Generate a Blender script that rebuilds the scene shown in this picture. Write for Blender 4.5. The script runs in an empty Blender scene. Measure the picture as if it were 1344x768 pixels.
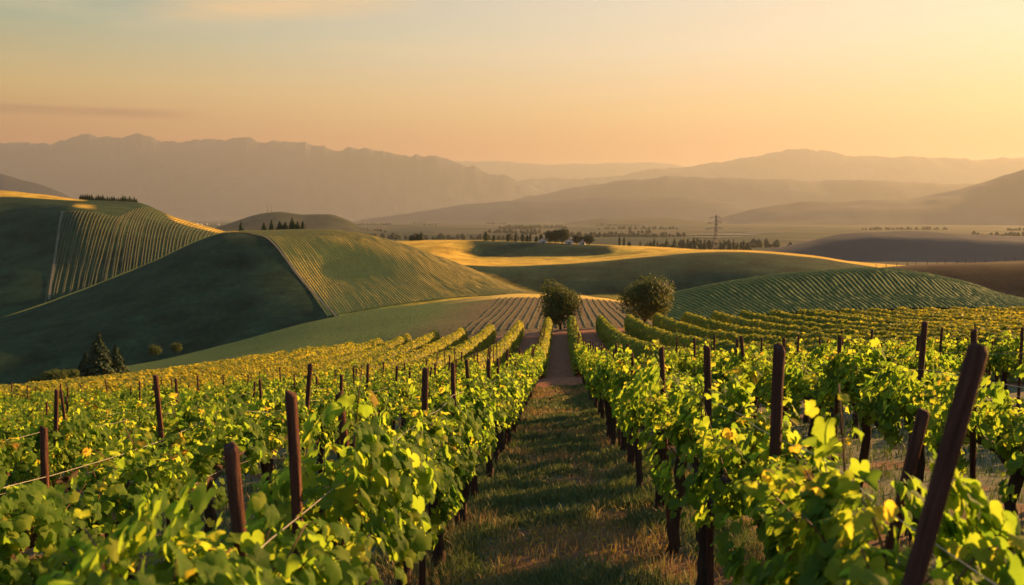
import bpy, math, random
import numpy as np
from mathutils import Vector, Matrix

R = math.radians
rng = np.random.default_rng(7)
random.seed(7)
C = bpy.context.scene.collection
SC = bpy.context.scene

# ------------------------------------------------------------------ camera
EYE = 2.7
F, CX, CY = 1306.7, 672.0, 384.0
YAW = math.atan(63 / F)            # turned left of the rows (rows run along +Y)
PITCH = math.atan(99 / F)          # tilted down
cam = bpy.data.cameras.new('camera')
cam.lens = 35.0
cam.sensor_width = 36.0
cam.clip_start = 0.05
cam.clip_end = 150000
cam.dof.use_dof = True
cam.dof.focus_distance = 13.0
cam.dof.aperture_fstop = 2.8
camo = bpy.data.objects.new('camera', cam)
C.objects.link(camo)
camo.location = (0, 0, EYE)
camo.rotation_euler = (math.pi / 2 - PITCH, 0, YAW)
SC.camera = camo
CM = np.array(camo.rotation_euler.to_matrix())

# ------------------------------------------------------------------ world, sun, exposure
SUN_AZ, SUN_EL = R(50), R(13.5)       # azimuth to the right of the rows' direction
SUN_DIR = (math.sin(SUN_AZ) * math.cos(SUN_EL), math.cos(SUN_AZ) * math.cos(SUN_EL), math.sin(SUN_EL))
EXPOSURE = 2.15


class NT:
    """small helper to write node trees"""
    def __init__(s, tree):
        s.t = tree
        s.n = tree.nodes
        s.l = tree.links

    def node(s, typ, **kw):
        n = s.n.new(typ)
        for k, v in kw.items():
            setattr(n, k, v)
        return n

    def put(s, sock, v):
        if hasattr(v, 'is_output'):
            s.l.new(v, sock)
        else:
            sock.default_value = v

    def math(s, op, a, b=0.0, clamp=False):
        n = s.node('ShaderNodeMath', operation=op, use_clamp=clamp)
        s.put(n.inputs[0], a)
        s.put(n.inputs[1], b)
        return n.outputs[0]

    def ramp(s, fac, stops, interp='LINEAR'):
        n = s.node('ShaderNodeValToRGB')
        n.color_ramp.interpolation = interp
        e = n.color_ramp.elements
        while len(e) < len(stops):
            e.new(0.5)
        for el, (p, c) in zip(e, stops):
            el.position = p
            el.color = (*c, 1) if len(c) == 3 else c
        s.put(n.inputs[0], fac)
        return n.outputs[0]

    def mix(s, fac, a, b, blend='MIX'):
        n = s.node('ShaderNodeMix', data_type='RGBA', blend_type=blend)
        s.put(n.inputs[0], fac)
        s.put(n.inputs[6], a if hasattr(a, 'is_output') else (*a, 1))
        s.put(n.inputs[7], b if hasattr(b, 'is_output') else (*b, 1))
        return n.outputs[2]

    def noise(s, vec, scale, detail=4, rough=0.55, out=0, dist=0.0):
        n = s.node('ShaderNodeTexNoise')
        if vec is not None:
            s.put(n.inputs['Vector'], vec)
        n.inputs['Scale'].default_value = scale
        n.inputs['Detail'].default_value = detail
        n.inputs['Roughness'].default_value = rough
        n.inputs['Distortion'].default_value = dist
        return n.outputs[out]

    def mapping(s, vec, scale=(1, 1, 1), loc=(0, 0, 0), rot=(0, 0, 0)):
        n = s.node('ShaderNodeMapping')
        s.put(n.inputs['Vector'], vec)
        n.inputs['Scale'].default_value = scale
        n.inputs['Location'].default_value = loc
        n.inputs['Rotation'].default_value = rot
        return n.outputs[0]


w = bpy.data.worlds.new('World')
SC.world = w
w.use_nodes = True
t = NT(w.node_tree)
t.n.clear()
sky = t.node('ShaderNodeTexSky', sky_type='NISHITA')
sky.sun_disc = False
sky.sun_elevation = SUN_EL
sky.sun_rotation = SUN_AZ
sky.air_density = 1.4
sky.dust_density = 4.0
sky.ozone_density = 1.5
tc = t.node('ShaderNodeTexCoord')
sep = t.node('ShaderNodeSeparateXYZ')
t.put(sep.inputs[0], tc.outputs['Generated'])
elev = t.math('MAXIMUM', sep.outputs[2], 0.0)
# the warm band of dusk haze near the horizon, brighter towards the sun
dn = t.node('ShaderNodeVectorMath', operation='DOT_PRODUCT')
t.put(dn.inputs[0], tc.outputs['Generated'])
az2 = R(40)
dn.inputs[1].default_value = (math.sin(az2), math.cos(az2), 0.10)
SK = 10.0
SKYGAIN = 0.218
def lin(r, g, b):
    f = lambda c: ((c / 255 + 0.055) / 1.055) ** 2.4 if c > 10 else c / 255 / 12.92
    return tuple(f(c) * SKYGAIN for c in (r, g, b))
away = t.ramp(elev, [(0.0, lin(204, 90, 30)), (0.07, lin(204, 110, 44)), (0.12, lin(216, 182, 106)), (0.18, lin(144, 174, 146)),
                     (0.24, lin(98, 136, 150)), (0.34, lin(110, 140, 158)), (0.6, lin(116, 164, 206)), (1.0, lin(132, 196, 255))])
near = t.ramp(elev, [(0.0, lin(214, 92, 26)), (0.06, lin(216, 116, 52)), (0.10, lin(236, 190, 128)), (0.16, lin(236, 220, 190)),
                     (0.24, lin(222, 218, 206)), (0.36, lin(190, 190, 170)), (0.6, lin(118, 166, 210)), (1.0, lin(132, 196, 255))])
mr = t.node('ShaderNodeMapRange', interpolation_type='SMOOTHSTEP')
t.put(mr.inputs[0], dn.outputs['Value'])
mr.inputs[1].default_value = 0.22
mr.inputs[2].default_value = 0.97
dusk = t.mix(mr.outputs[0], away, near)
# the sky behind the viewer, away from the sun: dim and cool
back = t.ramp(elev, [(0.0, lin(84, 112, 132)), (0.15, lin(84, 118, 146)), (0.4, lin(104, 136, 170)), (1.0, lin(132, 196, 255))])
mb_ = t.node('ShaderNodeMapRange', interpolation_type='SMOOTHSTEP')
t.put(mb_.inputs[0], dn.outputs['Value'])
mb_.inputs[1].default_value = 0.26
mb_.inputs[2].default_value = -0.35
dusk = t.mix(mb_.outputs[0], dusk, back)
sc10 = t.node('ShaderNodeVectorMath', operation='SCALE')
t.put(sc10.inputs[0], dusk)
sc10.inputs['Scale'].default_value = SK
skyc = t.mix(0.95, sky.outputs[0], sc10.outputs[0])
# thin high cloud streaks
lat = t.math('DIVIDE', sep.outputs[0], t.math('MAXIMUM', sep.outputs[1], 0.05))
cv = t.node('ShaderNodeCombineXYZ')
t.put(cv.inputs[0], lat)
t.put(cv.inputs[1], elev)
cn = t.noise(t.mapping(cv.outputs[0], scale=(3.0, 34.0, 1), rot=(0, 0, R(-7)), loc=(0.4, 0.2, 0)), 1.0, 5, 0.6)
streak = t.ramp(cn, [(0.50, (0, 0, 0)), (0.72, (1, 1, 1))])
def band(val, lo, mid0, mid1, hi):
    return t.ramp(val, [(lo, (0, 0, 0)), (mid0, (1, 1, 1)), (mid1, (1, 1, 1)), (hi, (0, 0, 0))], 'EASE')
lat01 = t.math('ADD', t.math('MULTIPLY', lat, 0.5), 0.5)
tilt = t.math('SUBTRACT', elev, t.math('MULTIPLY', t.math('ADD', lat, 0.3), 0.07))
m1 = t.math('MULTIPLY', band(tilt, 0.180, 0.193, 0.199, 0.214), band(lat01, 0.28, 0.33, 0.39, 0.45))
cl1 = t.math('MULTIPLY', t.math('MULTIPLY', m1, t.ramp(cn, [(0.30, (0, 0, 0)), (0.62, (1, 1, 1))])), 1.0)
skyc = t.mix(cl1, skyc, tuple(SK * c for c in lin(252, 214, 160)))
m2 = t.math('MULTIPLY', band(elev, 0.0905, 0.0955, 0.0970, 0.0995), band(lat01, 0.14, 0.20, 0.28, 0.335))
cl2 = t.math('MULTIPLY', t.math('MULTIPLY', m2, t.ramp(cn, [(0.2, (0, 0, 0)), (0.5, (1, 1, 1))])), 0.8)
skyc = t.mix(cl2, skyc, tuple(SK * c for c in lin(168, 112, 84)))
cl3 = t.math('MULTIPLY', t.math('MULTIPLY', streak, band(elev, 0.10, 0.16, 0.5, 0.8)), 0.30)
skyc = t.mix(cl3, skyc, tuple(SK * c for c in lin(250, 220, 175)))
bg = t.node('ShaderNodeBackground')
t.put(bg.inputs[0], skyc)
bg.inputs[1].default_value = 0.1
wo = t.node('ShaderNodeOutputWorld')
t.l.new(bg.outputs[0], wo.inputs[0])

sl = bpy.data.lights.new('sun', 'SUN')
sl.energy = 5.0
sl.angle = R(0.6)
sl.color = (1.0, 0.54, 0.20)
so = bpy.data.objects.new('sun', sl)
C.objects.link(so)
so.location = (60, 40, 60)
so.rotation_euler = Vector(SUN_DIR).to_track_quat('Z', 'Y').to_euler()

SC.view_settings.view_transform = 'Standard'
SC.view_settings.look = 'None'
SC.view_settings.gamma = 1
SC.view_settings.use_curve_mapping = False
SC.view_settings.exposure = EXPOSURE
SC.render.engine = 'CYCLES'
SC.cycles.use_denoising = True
SC.cycles.max_bounces = 8
SC.cycles.diffuse_bounces = 3
SC.cycles.transmission_bounces = 4
SC.cycles.transparent_max_bounces = 4
SC.cycles.volume_bounces = 0
SC.cycles.caustics_reflective = False
SC.cycles.caustics_refractive = False
SC.cycles.sample_clamp_indirect = 8


# ------------------------------------------------------------------ general helpers
def tag(o, label=None, cat=None, group=None, kind=None):
    if label: o['label'] = label
    if cat: o['category'] = cat
    if group: o['group'] = group
    if kind: o['kind'] = kind
    return o


def mesh_np(name, V, T, mats, attr=None, smooth=True, matidx=None):
    """mesh from numpy: V (n,3), T (m,3 or 4)"""
    V = np.asarray(V, np.float32)
    T = np.asarray(T, np.int32)
    me = bpy.data.meshes.new(name)
    k = T.shape[1]
    me.vertices.add(len(V))
    me.vertices.foreach_set('co', V.ravel())
    me.loops.add(len(T) * k)
    me.loops.foreach_set('vertex_index', T.ravel())
    me.polygons.add(len(T))
    me.polygons.foreach_set('loop_start', np.arange(0, len(T) * k, k, dtype=np.int32))
    me.polygons.foreach_set('loop_total', np.full(len(T), k, np.int32))
    if smooth:
        me.polygons.foreach_set('use_smooth', np.ones(len(T), bool))
    if matidx is not None:
        me.polygons.foreach_set('material_index', np.asarray(matidx, np.int32))
    if attr is not None:
        for an, av in attr.items():
            a = me.attributes.new(an, 'FLOAT', 'POINT')
            a.data.foreach_set('value', np.asarray(av, np.float32))
    me.update(calc_edges=True)
    me.validate()
    for m in (mats if isinstance(mats, (list, tuple)) else [mats]):
        me.materials.append(m)
    return me


def link(name, me, parent=None, loc=None):
    o = bpy.data.objects.new(name, me)
    C.objects.link(o)
    if parent is not None:
        o.parent = parent
    if loc is not None:
        o.location = loc
    return o


def empty(name, loc=(0, 0, 0), rz=0.0):
    o = bpy.data.objects.new(name, None)
    C.objects.link(o)
    o.location = loc
    o.rotation_euler = (0, 0, rz)
    o.empty_display_size = 0.2
    return o


class MB:
    """collects tubes, boxes and loose faces for ONE mesh"""
    def __init__(s):
        s.V, s.T, s.A, s.n = [], [], [], 0

    def add(s, V, T, a=0.5):
        V = np.asarray(V, float)
        T = np.asarray(T, int)
        if T.shape[1] == 4:
            T = np.concatenate([T[:, [0, 1, 2]], T[:, [0, 2, 3]]])
        s.V.append(V)
        s.T.append(T + s.n)
        s.A.append(np.full(len(V), a) if np.isscalar(a) else np.asarray(a))
        s.n += len(V)

    def tube(s, P, rad, k=7, jit=0.0, rg=None, a=0.5):
        P = np.asarray(P, float)
        n = len(P)
        rad = np.broadcast_to(np.asarray(rad, float), (n,))
        d = np.gradient(P, axis=0)
        d /= np.linalg.norm(d, axis=1)[:, None] + 1e-9
        ref = np.where(np.abs(d[:, 2:3]) > 0.8, np.array([[1.0, 0, 0]]), np.array([[0, 0, 1.0]]))
        if np.abs(d[:, 2]).max() > 0.8 and np.abs(d[:, 2]).min() <= 0.8:
            ref = np.broadcast_to(np.array([[0.83, 0.56, 0.02]]), d.shape)
        u = np.cross(d, ref); u /= np.linalg.norm(u, axis=1)[:, None] + 1e-9
        v = np.cross(d, u)
        th = np.arange(k) / k * 2 * np.pi
        rr = rad[:, None] * np.ones((1, k))
        if jit and rg is not None:
            rr = rr * (1 + jit * rg.standard_normal((n, k)) * 0.7 + jit * rg.standard_normal((1, k)))
        V = P[:, None] + rr[..., None] * (np.cos(th)[None, :, None] * u[:, None] + np.sin(th)[None, :, None] * v[:, None])
        V = V.reshape(-1, 3)
        i = np.arange(n - 1)[:, None] * k
        j = np.arange(k)[None, :]
        j2 = (j + 1) % k
        q = np.stack([i + j, i + j2, i + k + j2, i + k + j], -1).reshape(-1, 4)
        T = np.concatenate([q[:, [0, 1, 2]], q[:, [0, 2, 3]]])
        V = np.concatenate([V, P[:1], P[-1:]])
        jj = np.arange(k)
        c0, c1 = n * k, n * k + 1
        T = np.concatenate([T, np.stack([np.full(k, c0), (jj + 1) % k, jj], -1),
                            np.stack([np.full(k, c1), (n - 1) * k + jj, (n - 1) * k + (jj + 1) % k], -1)])
        s.add(V, T, a)

    def box(s, c, h, rot=None, a=0.5):
        V = np.array([[x, y, z] for x in (-1, 1) for y in (-1, 1) for z in (-1, 1)], float) * np.asarray(h)
        if rot is not None:
            V = V @ np.asarray(rot).T
        V = V + np.asarray(c)
        s.add(V, [[0, 1, 3, 2], [4, 6, 7, 5], [0, 4, 5, 1], [2, 3, 7, 6], [0, 2, 6, 4], [1, 5, 7, 3]], a)

    def mesh(s, name, mat, smooth=True, attr='tint'):
        return mesh_np(name, np.concatenate(s.V), np.concatenate(s.T), mat, {attr: np.concatenate(s.A)}, smooth)


def pchip(x, y, xq):
    """monotone cubic interpolation, clamped outside"""
    x = np.asarray(x, float); y = np.asarray(y, float)
    h = np.diff(x); dl = np.diff(y) / h
    m = np.zeros_like(y)
    if len(x) == 2:
        m[:] = dl[0]
    else:
        w1 = 2 * h[1:] + h[:-1]; w2 = h[1:] + 2 * h[:-1]
        ok = dl[:-1] * dl[1:] > 0
        with np.errstate(divide='ignore', invalid='ignore'):
            hm = (w1 + w2) / (w1 / dl[:-1] + w2 / dl[1:])
        m[1:-1] = np.where(ok, hm, 0)
        m[0], m[-1] = dl[0], dl[-1]
    xq = np.clip(xq, x[0], x[-1])
    i = np.clip(np.searchsorted(x, xq, side='right') - 1, 0, len(x) - 2)
    tt = (xq - x[i]) / h[i]
    return ((1 + 2 * tt) * (1 - tt) ** 2 * y[i] + tt * (1 - tt) ** 2 * h[i] * m[i]
            + tt * tt * (3 - 2 * tt) * y[i + 1] + tt * tt * (tt - 1) * h[i] * m[i + 1])


def ray(px, py):
    """slopes x/y and z/y of the line of sight through a point of the photograph (a survey of the view)"""
    px, py = np.asarray(px, float), np.asarray(py, float)
    v = np.stack([(px - CX) / F, -(py - CY) / F, -np.ones_like(px + py)], -1) @ CM.T
    return v[..., 0] / v[..., 1], v[..., 2] / v[..., 1]


def project(P):
    q = (np.asarray(P, float) - np.array([0, 0, EYE])) @ CM
    return CX + F * q[..., 0] / -q[..., 2], CY - F * q[..., 1] / -q[..., 2], -q[..., 2]


def vnoise(x, y, seed=0):
    """cheap smooth value noise in [-1,1]"""
    x = np.asarray(x, float); y = np.asarray(y, float)
    xi = np.floor(x).astype(np.int64); yi = np.floor(y).astype(np.int64)
    fx = x - xi; fy = y - yi
    fx = fx * fx * (3 - 2 * fx); fy = fy * fy * (3 - 2 * fy)
    def h(a, b):
        n = (a * 374761393 + b * 668265263 + seed * 974711) & 0x7fffffff
        n = ((n ^ (n >> 13)) * 1274126177) & 0x7fffffff
        return ((n ^ (n >> 16)) & 0xffff) / 32767.5 - 1
    return (h(xi, yi) * (1 - fx) * (1 - fy) + h(xi + 1, yi) * fx * (1 - fy)
            + h(xi, yi + 1) * (1 - fx) * fy + h(xi + 1, yi + 1) * fx * fy)


def fbm(x, y, seed=0, oct=4):
    s, a, f = 0, 1.0, 1.0
    for k in range(oct):
        s = s + a * vnoise(x * f + k * 17.3, y * f - k * 9.1, seed + k)
        a *= 0.5; f *= 2.03
    return s / 1.9


# ------------------------------------------------------------------ materials
def mat(name):
    m = bpy.data.materials.new(name)
    m.use_nodes = True
    tt = NT(m.node_tree)
    tt.n.clear()
    out = tt.node('ShaderNodeOutputMaterial')
    return m, tt, out


def principled(tt, out, col, rough=0.8, spec=0.3, bump=None, bstr=0.3, bdist=0.02):
    p = tt.node('ShaderNodeBsdfPrincipled')
    tt.put(p.inputs['Base Color'], col if hasattr(col, 'is_output') else (*col, 1))
    tt.put(p.inputs['Roughness'], rough)
    p.inputs['Specular IOR Level'].default_value = spec
    if bump is not None:
        b = tt.node('ShaderNodeBump')
        b.inputs['Strength'].default_value = bstr
        b.inputs['Distance'].default_value = bdist
        tt.put(b.inputs['Height'], bump)
        tt.l.new(b.outputs[0], p.inputs['Normal'])
    tt.l.new(p.outputs[0], out.inputs[0])
    return p


def leaf_mat(name, stops, tstops, trans=0.45, rough=0.5, spec=0.35, objvar=0.10):
    m, tt, out = mat(name)
    at = tt.node('ShaderNodeAttribute', attribute_name='tint')
    oi = tt.node('ShaderNodeObjectInfo')
    v = tt.math('ADD', at.outputs['Fac'], tt.math('MULTIPLY', tt.math('SUBTRACT', oi.outputs['Random'], 0.5), objvar), True)
    c = tt.ramp(v, stops)
    c2 = tt.ramp(v, tstops)
    if name == 'vine_leaf':
        ve = tt.node('ShaderNodeAttribute', attribute_name='vein')
        vm = tt.ramp(ve.outputs['Fac'], [(0.80, (0, 0, 0)), (0.95, (1, 1, 1))])
        tcl = tt.node('ShaderNodeTexCoord')
        blot = tt.noise(tcl.outputs['Object'], 42.0, 4, 0.7)
        c = tt.mix(tt.math('MULTIPLY', tt.ramp(blot, [(0.35, (0, 0, 0)), (0.75, (1, 1, 1))]), 0.45), c, (.16, .17, .03))
        spot = tt.ramp(tt.noise(tcl.outputs['Object'], 19.0, 3, 0.6), [(0.70, (0, 0, 0)), (0.76, (1, 1, 1))])
        c = tt.mix(tt.math('MULTIPLY', spot, 0.55), c, (.13, .065, .02))
        c2 = tt.mix(tt.math('MULTIPLY', spot, 0.5), c2, (.30, .14, .03))
        c = tt.mix(tt.math('MULTIPLY', vm, 0.5), c, (.26, .30, .08))
        c2 = tt.mix(tt.math('MULTIPLY', vm, 0.4), c2, (.25, .30, .05))
    p = principled(tt, out, c, rough, spec)
    tr = tt.node('ShaderNodeBsdfTranslucent')
    tt.put(tr.inputs[0], c2)
    ms = tt.node('ShaderNodeMixShader')
    ms.inputs[0].default_value = trans
    tt.l.new(p.outputs[0], ms.inputs[1])
    tt.l.new(tr.outputs[0], ms.inputs[2])
    tt.l.new(ms.outputs[0], out.inputs[0])
    return m


M = {}
M['vine_leaf'] = leaf_mat('vine_leaf',
    [(0.0, (.024, .062, .012)), (0.45, (.072, .155, .016)), (0.8, (.20, .24, .026)), (0.95, (.34, .27, .03)), (1.0, (.36, .20, .03))],
    [(0.0, (.17, .32, .02)), (0.45, (.34, .48, .03)), (0.8, (.58, .62, .04)), (0.95, (.85, .60, .04)), (1.0, (.80, .40, .04))], 0.56, 0.7, 0.08)
M['far_leaf'] = leaf_mat('far_leaf',
    [(0.0, (.06, .11, .014)), (0.45, (.22, .225, .020)), (1.0, (.46, .34, .035))],
    [(0.0, (.26, .32, .02)), (0.45, (.60, .52, .03)), (1.0, (.85, .62, .05))], 0.45, 0.6, 0.2, 0.0)
M['tree_leaf'] = leaf_mat('tree_leaf',
    [(0.0, (.035, .055, .014)), (0.6, (.075, .095, .020)), (1.0, (.15, .13, .028))],
    [(0.0, (.05, .09, .015)), (0.6, (.12, .15, .02)), (1.0, (.22, .2, .03))], 0.3, 0.65, 0.15)
M['dark_needle'] = leaf_mat('dark_needle',
    [(0.0, (.012, .030, .014)), (0.6, (.025, .048, .018)), (1.0, (.05, .07, .02))],
    [(0.0, (.02, .05, .01)), (1.0, (.06, .09, .02))], 0.15, 0.7, 0.15)
M['grass_blade'] = leaf_mat('grass_blade',
    [(0.0, (.08, .11, .04)), (0.5, (.16, .175, .065)), (0.8, (.30, .23, .09)), (1.0, (.45, .25, .09))],
    [(0.0, (.05, .09, .02)), (0.5, (.10, .14, .03)), (1.0, (.25, .18, .06))], 0.3, 0.7, 0.15, 0.0)

# bark
m, tt, out = mat('vine_bark')
tc_ = tt.node('ShaderNodeTexCoord')
n1 = tt.noise(tt.mapping(tc_.outputs['Object'], scale=(26, 26, 5)), 1.0, 6, 0.65, dist=0.4)
n2 = tt.noise(tc_.outputs['Object'], 3.0, 3)
c = tt.mix(n2, tt.ramp(n1, [(0.3, (.022, .014, .010)), (0.7, (.090, .055, .036))]), (.055, .030, .020))
principled(tt, out, c, 0.92, 0.15, n1, 0.9, 0.02)
M['bark'] = m
# cane (young shoots)
m, tt, out = mat('cane_bark')
tc_ = tt.node('ShaderNodeTexCoord')
n1 = tt.noise(tc_.outputs['Object'], 14.0, 3)
principled(tt, out, tt.ramp(n1, [(0.3, (.10, .045, .022)), (0.7, (.19, .085, .035))]), 0.7, 0.25)
M['cane'] = m
# posts: reddish weathered wood
m, tt, out = mat('post_wood')
tc_ = tt.node('ShaderNodeTexCoord')
oi = tt.node('ShaderNodeObjectInfo')
n1 = tt.noise(tt.mapping(tc_.outputs['Object'], scale=(55, 55, 3.2)), 1.0, 6, 0.6, dist=0.3)
n2 = tt.noise(tc_.outputs['Object'], 2.3, 4)
c = tt.ramp(n1, [(0.30, (.022, .009, .007)), (0.5, (.105, .037, .021)), (0.75, (.22, .10, .058))])
c = tt.mix(tt.math('MULTIPLY', n2, 0.5), c, (.085, .052, .040))
c = tt.mix(tt.math('MULTIPLY', oi.outputs['Random'], 0.35), c, (.07, .035, .025))
principled(tt, out, c, 0.9, 0.1, n1, 1.0, 0.03)
M['post'] = m
m, tt, out = mat('galvanised_wire')
principled(tt, out, (.30, .27, .24), 0.45, 0.5).inputs['Metallic'].default_value = 0.7
M['wire'] = m
m, tt, out = mat('pylon_steel')
principled(tt, out, (.10, .10, .10), 0.6, 0.4)
M['steel'] = m
m, tt, out = mat('pale_plaster')
tc_ = tt.node('ShaderNodeTexCoord')
principled(tt, out, tt.ramp(tt.noise(tc_.outputs['Object'], 0.6, 4), [(0.3, (.55, .50, .44)), (0.7, (.72, .68, .60))]), 0.9, 0.2)
M['plaster'] = m
m, tt, out = mat('clay_roof')
tc_ = tt.node('ShaderNodeTexCoord')
principled(tt, out, tt.ramp(tt.noise(tc_.outputs['Object'], 1.5, 4), [(0.3, (.16, .07, .04)), (0.7, (.28, .13, .08))]), 0.9, 0.2)
M['roof'] = m
m, tt, out = mat('dark_window')
principled(tt, out, (.02, .022, .025), 0.15, 0.5)
M['window'] = m

# vineyard soil and grass of the near slope
m, tt, out = mat('vineyard_ground')
tc_ = tt.node('ShaderNodeTexCoord')
P_ = tc_.outputs['Object']
sp = tt.node('ShaderNodeSeparateXYZ')
tt.put(sp.inputs[0], P_)
big = tt.noise(P_, 0.55, 5, 0.6)
fine = tt.noise(P_, 9.0, 6, 0.7)
vfine = tt.noise(P_, 60.0, 3, 0.6)
grass = tt.ramp(fine, [(0.30, (.075, .085, .045)), (0.55, (.15, .145, .07)), (0.78, (.25, .21, .11))])
soil = tt.ramp(tt.noise(P_, 5.0, 6, 0.7), [(0.3, (.11, .056, .028)), (0.55, (.22, .112, .05)), (0.8, (.34, .18, .08))])
dat = tt.node('ShaderNodeAttribute', attribute_name='dry')
dry = tt.ramp(tt.math('ADD', dat.outputs['Fac'], tt.math('MULTIPLY', tt.math('SUBTRACT', fine, 0.5), 0.8)), [(0.35, (0, 0, 0)), (0.7, (1, 1, 1))])
far = tt.node('ShaderNodeMapRange')
tt.put(far.inputs[0], tt.math('ADD', sp.outputs[1], tt.math('MULTIPLY', big, 6.0)))
far.inputs[1].default_value = 42.0
far.inputs[2].default_value = 52.0
redsoil = tt.ramp(tt.noise(P_, 4.0, 6, 0.7), [(0.3, (.15, .055, .028)), (0.55, (.32, .125, .06)), (0.8, (.46, .20, .10))])
c = tt.mix(dry, grass, soil)
c = tt.mix(far.outputs[0], c, redsoil)
c = tt.mix(tt.math('MULTIPLY', vfine, 0.35), c, (.03, .025, .012))
b = tt.math('ADD', fine, tt.math('MULTIPLY', vfine, 0.4))
principled(tt, out, c, 0.95, 0.1, b, 0.8, 0.06)
M['ground'] = m


def field_mat(name, lo, hi, dry, scale=0.02, fine=0.6, drywt=0.5, light_and_field2=None):
    """field: fine texture lo..hi, patches of dry; light_and_field2 (lo, hi): a second tone where the mesh attribute 'crop' is 1"""
    m, tt, out = mat(name)
    tc_ = tt.node('ShaderNodeTexCoord')
    P_ = tc_.outputs['Object']
    a = tt.noise(P_, scale, 5, 0.55)
    f = tt.noise(P_, fine, 5, 0.7)
    c = tt.ramp(f, [(0.3, lo), (0.72, hi)])
    c = tt.mix(tt.math('MULTIPLY', tt.ramp(a, [(0.4, (0, 0, 0)), (0.65, (1, 1, 1))]), drywt), c, dry)
    mo = tt.noise(P_, fine * .16, 6, 0.65)
    mv = tt.ramp(mo, [(0.32, (.55, .55, .55)), (0.68, (1.5, 1.45, 1.35))])
    if light_and_field2:
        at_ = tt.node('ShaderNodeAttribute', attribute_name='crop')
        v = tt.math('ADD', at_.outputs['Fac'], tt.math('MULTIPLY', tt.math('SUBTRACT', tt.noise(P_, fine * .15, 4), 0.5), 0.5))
        c = tt.mix(tt.ramp(v, [(0.35, (0, 0, 0)), (0.65, (1, 1, 1))]), c, tt.ramp(f, [(0.3, light_and_field2[0]), (0.72, light_and_field2[1])]))
    c = tt.mix(1.0, c, mv, 'MULTIPLY')
    principled(tt, out, c, 0.95, 0.03, f, 0.35, 0.22)
    return m


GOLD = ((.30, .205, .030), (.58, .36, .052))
SHADE_GREEN = ((.008, .024, .014), (.030, .052, .022))  # dark green tone for shade put into the gold hills' colour
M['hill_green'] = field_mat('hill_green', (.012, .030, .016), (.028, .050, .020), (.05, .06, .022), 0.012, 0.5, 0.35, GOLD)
M['hill_gold'] = field_mat('hill_gold', (.32, .205, .030), (.66, .40, .055), (.46, .31, .045), 0.010, 0.45, 0.5, SHADE_GREEN)
M['hill_mid'] = field_mat('hill_mid', (.050, .068, .022), (.115, .125, .040), (.13, .12, .04), 0.012, 0.5, 0.35, GOLD)
M['hill_brown'] = field_mat('hill_brown', (.016, .011, .008), (.036, .023, .016), (.03, .024, .014), 0.02, 0.5, 0.4)
m, tt, out = mat('furrowed_field')
tc_ = tt.node('ShaderNodeTexCoord'); P_ = tc_.outputs['Object']
sp = tt.node('ShaderNodeSeparateXYZ'); tt.put(sp.inputs[0], P_)
f = tt.noise(P_, 0.8, 5, 0.7)
edge = tt.node('ShaderNodeMapRange')
tt.put(edge.inputs[0], tt.math('ADD', sp.outputs[0], tt.math('MULTIPLY', tt.noise(P_, 0.06, 3), 12.0)))
edge.inputs[1].default_value = -24.0; edge.inputs[2].default_value = -9.0
c = tt.mix(edge.outputs[0], tt.ramp(f, [(0.3, (.045, .080, .018)), (0.72, (.100, .135, .028))]), tt.ramp(f, [(0.3, (.085, .060, .026)), (0.72, (.16, .108, .045))]))
sun_strip = tt.node('ShaderNodeMapRange')
tt.put(sun_strip.inputs[0], tt.math('ADD', sp.outputs[1], tt.math('MULTIPLY', f, 6.0)))
sun_strip.inputs[1].default_value = 249.0; sun_strip.inputs[2].default_value = 256.0
c = tt.mix(tt.math('MULTIPLY', sun_strip.outputs[0], edge.outputs[0]), c, (.55, .36, .065))  # sunlit strip along the crest, painted in as gold colour
principled(tt, out, c, 0.95, 0.08, f, 0.9, 0.5)
M['furrow'] = m
M['hazy_wood'] = field_mat('hazy_wood', (.020, .028, .016), (.045, .050, .024), (.06, .05, .025), 0.004, 0.06, 0.4)
M['valley'] = field_mat('valley', (.012, .024, .018), (.028, .040, .026), (.055, .048, .032), 0.006, 0.05, 0.5)
vt = NT(M['valley'].node_tree)
pb = [n for n in vt.n if n.type == 'BSDF_PRINCIPLED'][0]
old = pb.inputs['Base Color'].links[0].from_socket
vc = vt.node('ShaderNodeTexCoord')
vo = vt.node('ShaderNodeTexVoronoi'); vo.inputs['Scale'].default_value = 0.0045
vt.put(vo.inputs['Vector'], vt.mapping(vc.outputs['Object'], scale=(1, .5, 1), rot=(0, 0, .5)))
sv = vt.node('ShaderNodeSeparateColor'); vt.put(sv.inputs[0], vo.outputs['Color'])
vt.put(pb.inputs['Base Color'], vt.mix(0.6, old, vt.ramp(sv.outputs[0], [(0.0, (.012, .028, .018)), (0.4, (.03, .045, .022)), (0.7, (.075, .062, .035)), (1.0, (.045, .035, .026))], 'CONSTANT')))
M['mountain'] = field_mat('mountain_rock', (.026, .034, .040), (.048, .054, .058), (.055, .055, .055), 0.0008, 0.006, 0.3)
m, tt, out = mat('lake_water')
principled(tt, out, (.10, .11, .11), 0.06, 1.0)
M['water'] = m
m, tt, out = mat('dirt_track')
tc_ = tt.node('ShaderNodeTexCoord')
principled(tt, out, tt.ramp(tt.noise(tc_.outputs['Object'], 0.8, 4), [(0.3, (.08, .075, .045)), (0.7, (.15, .13, .075))]), 0.95, 0.1)
M['track'] = m
m, tt, out = mat('far_hedge')
tc_ = tt.node('ShaderNodeTexCoord')
f = tt.noise(tc_.outputs['Object'], 1.6, 4, 0.7)
principled(tt, out, tt.ramp(f, [(0.3, (.030, .062, .018)), (0.7, (.12, .155, .034))]), 0.9, 0.1, f, 1.0, 0.4)
M['hedge'] = m
m, tt, out = mat('dry_row')
tc_ = tt.node('ShaderNodeTexCoord')
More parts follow.
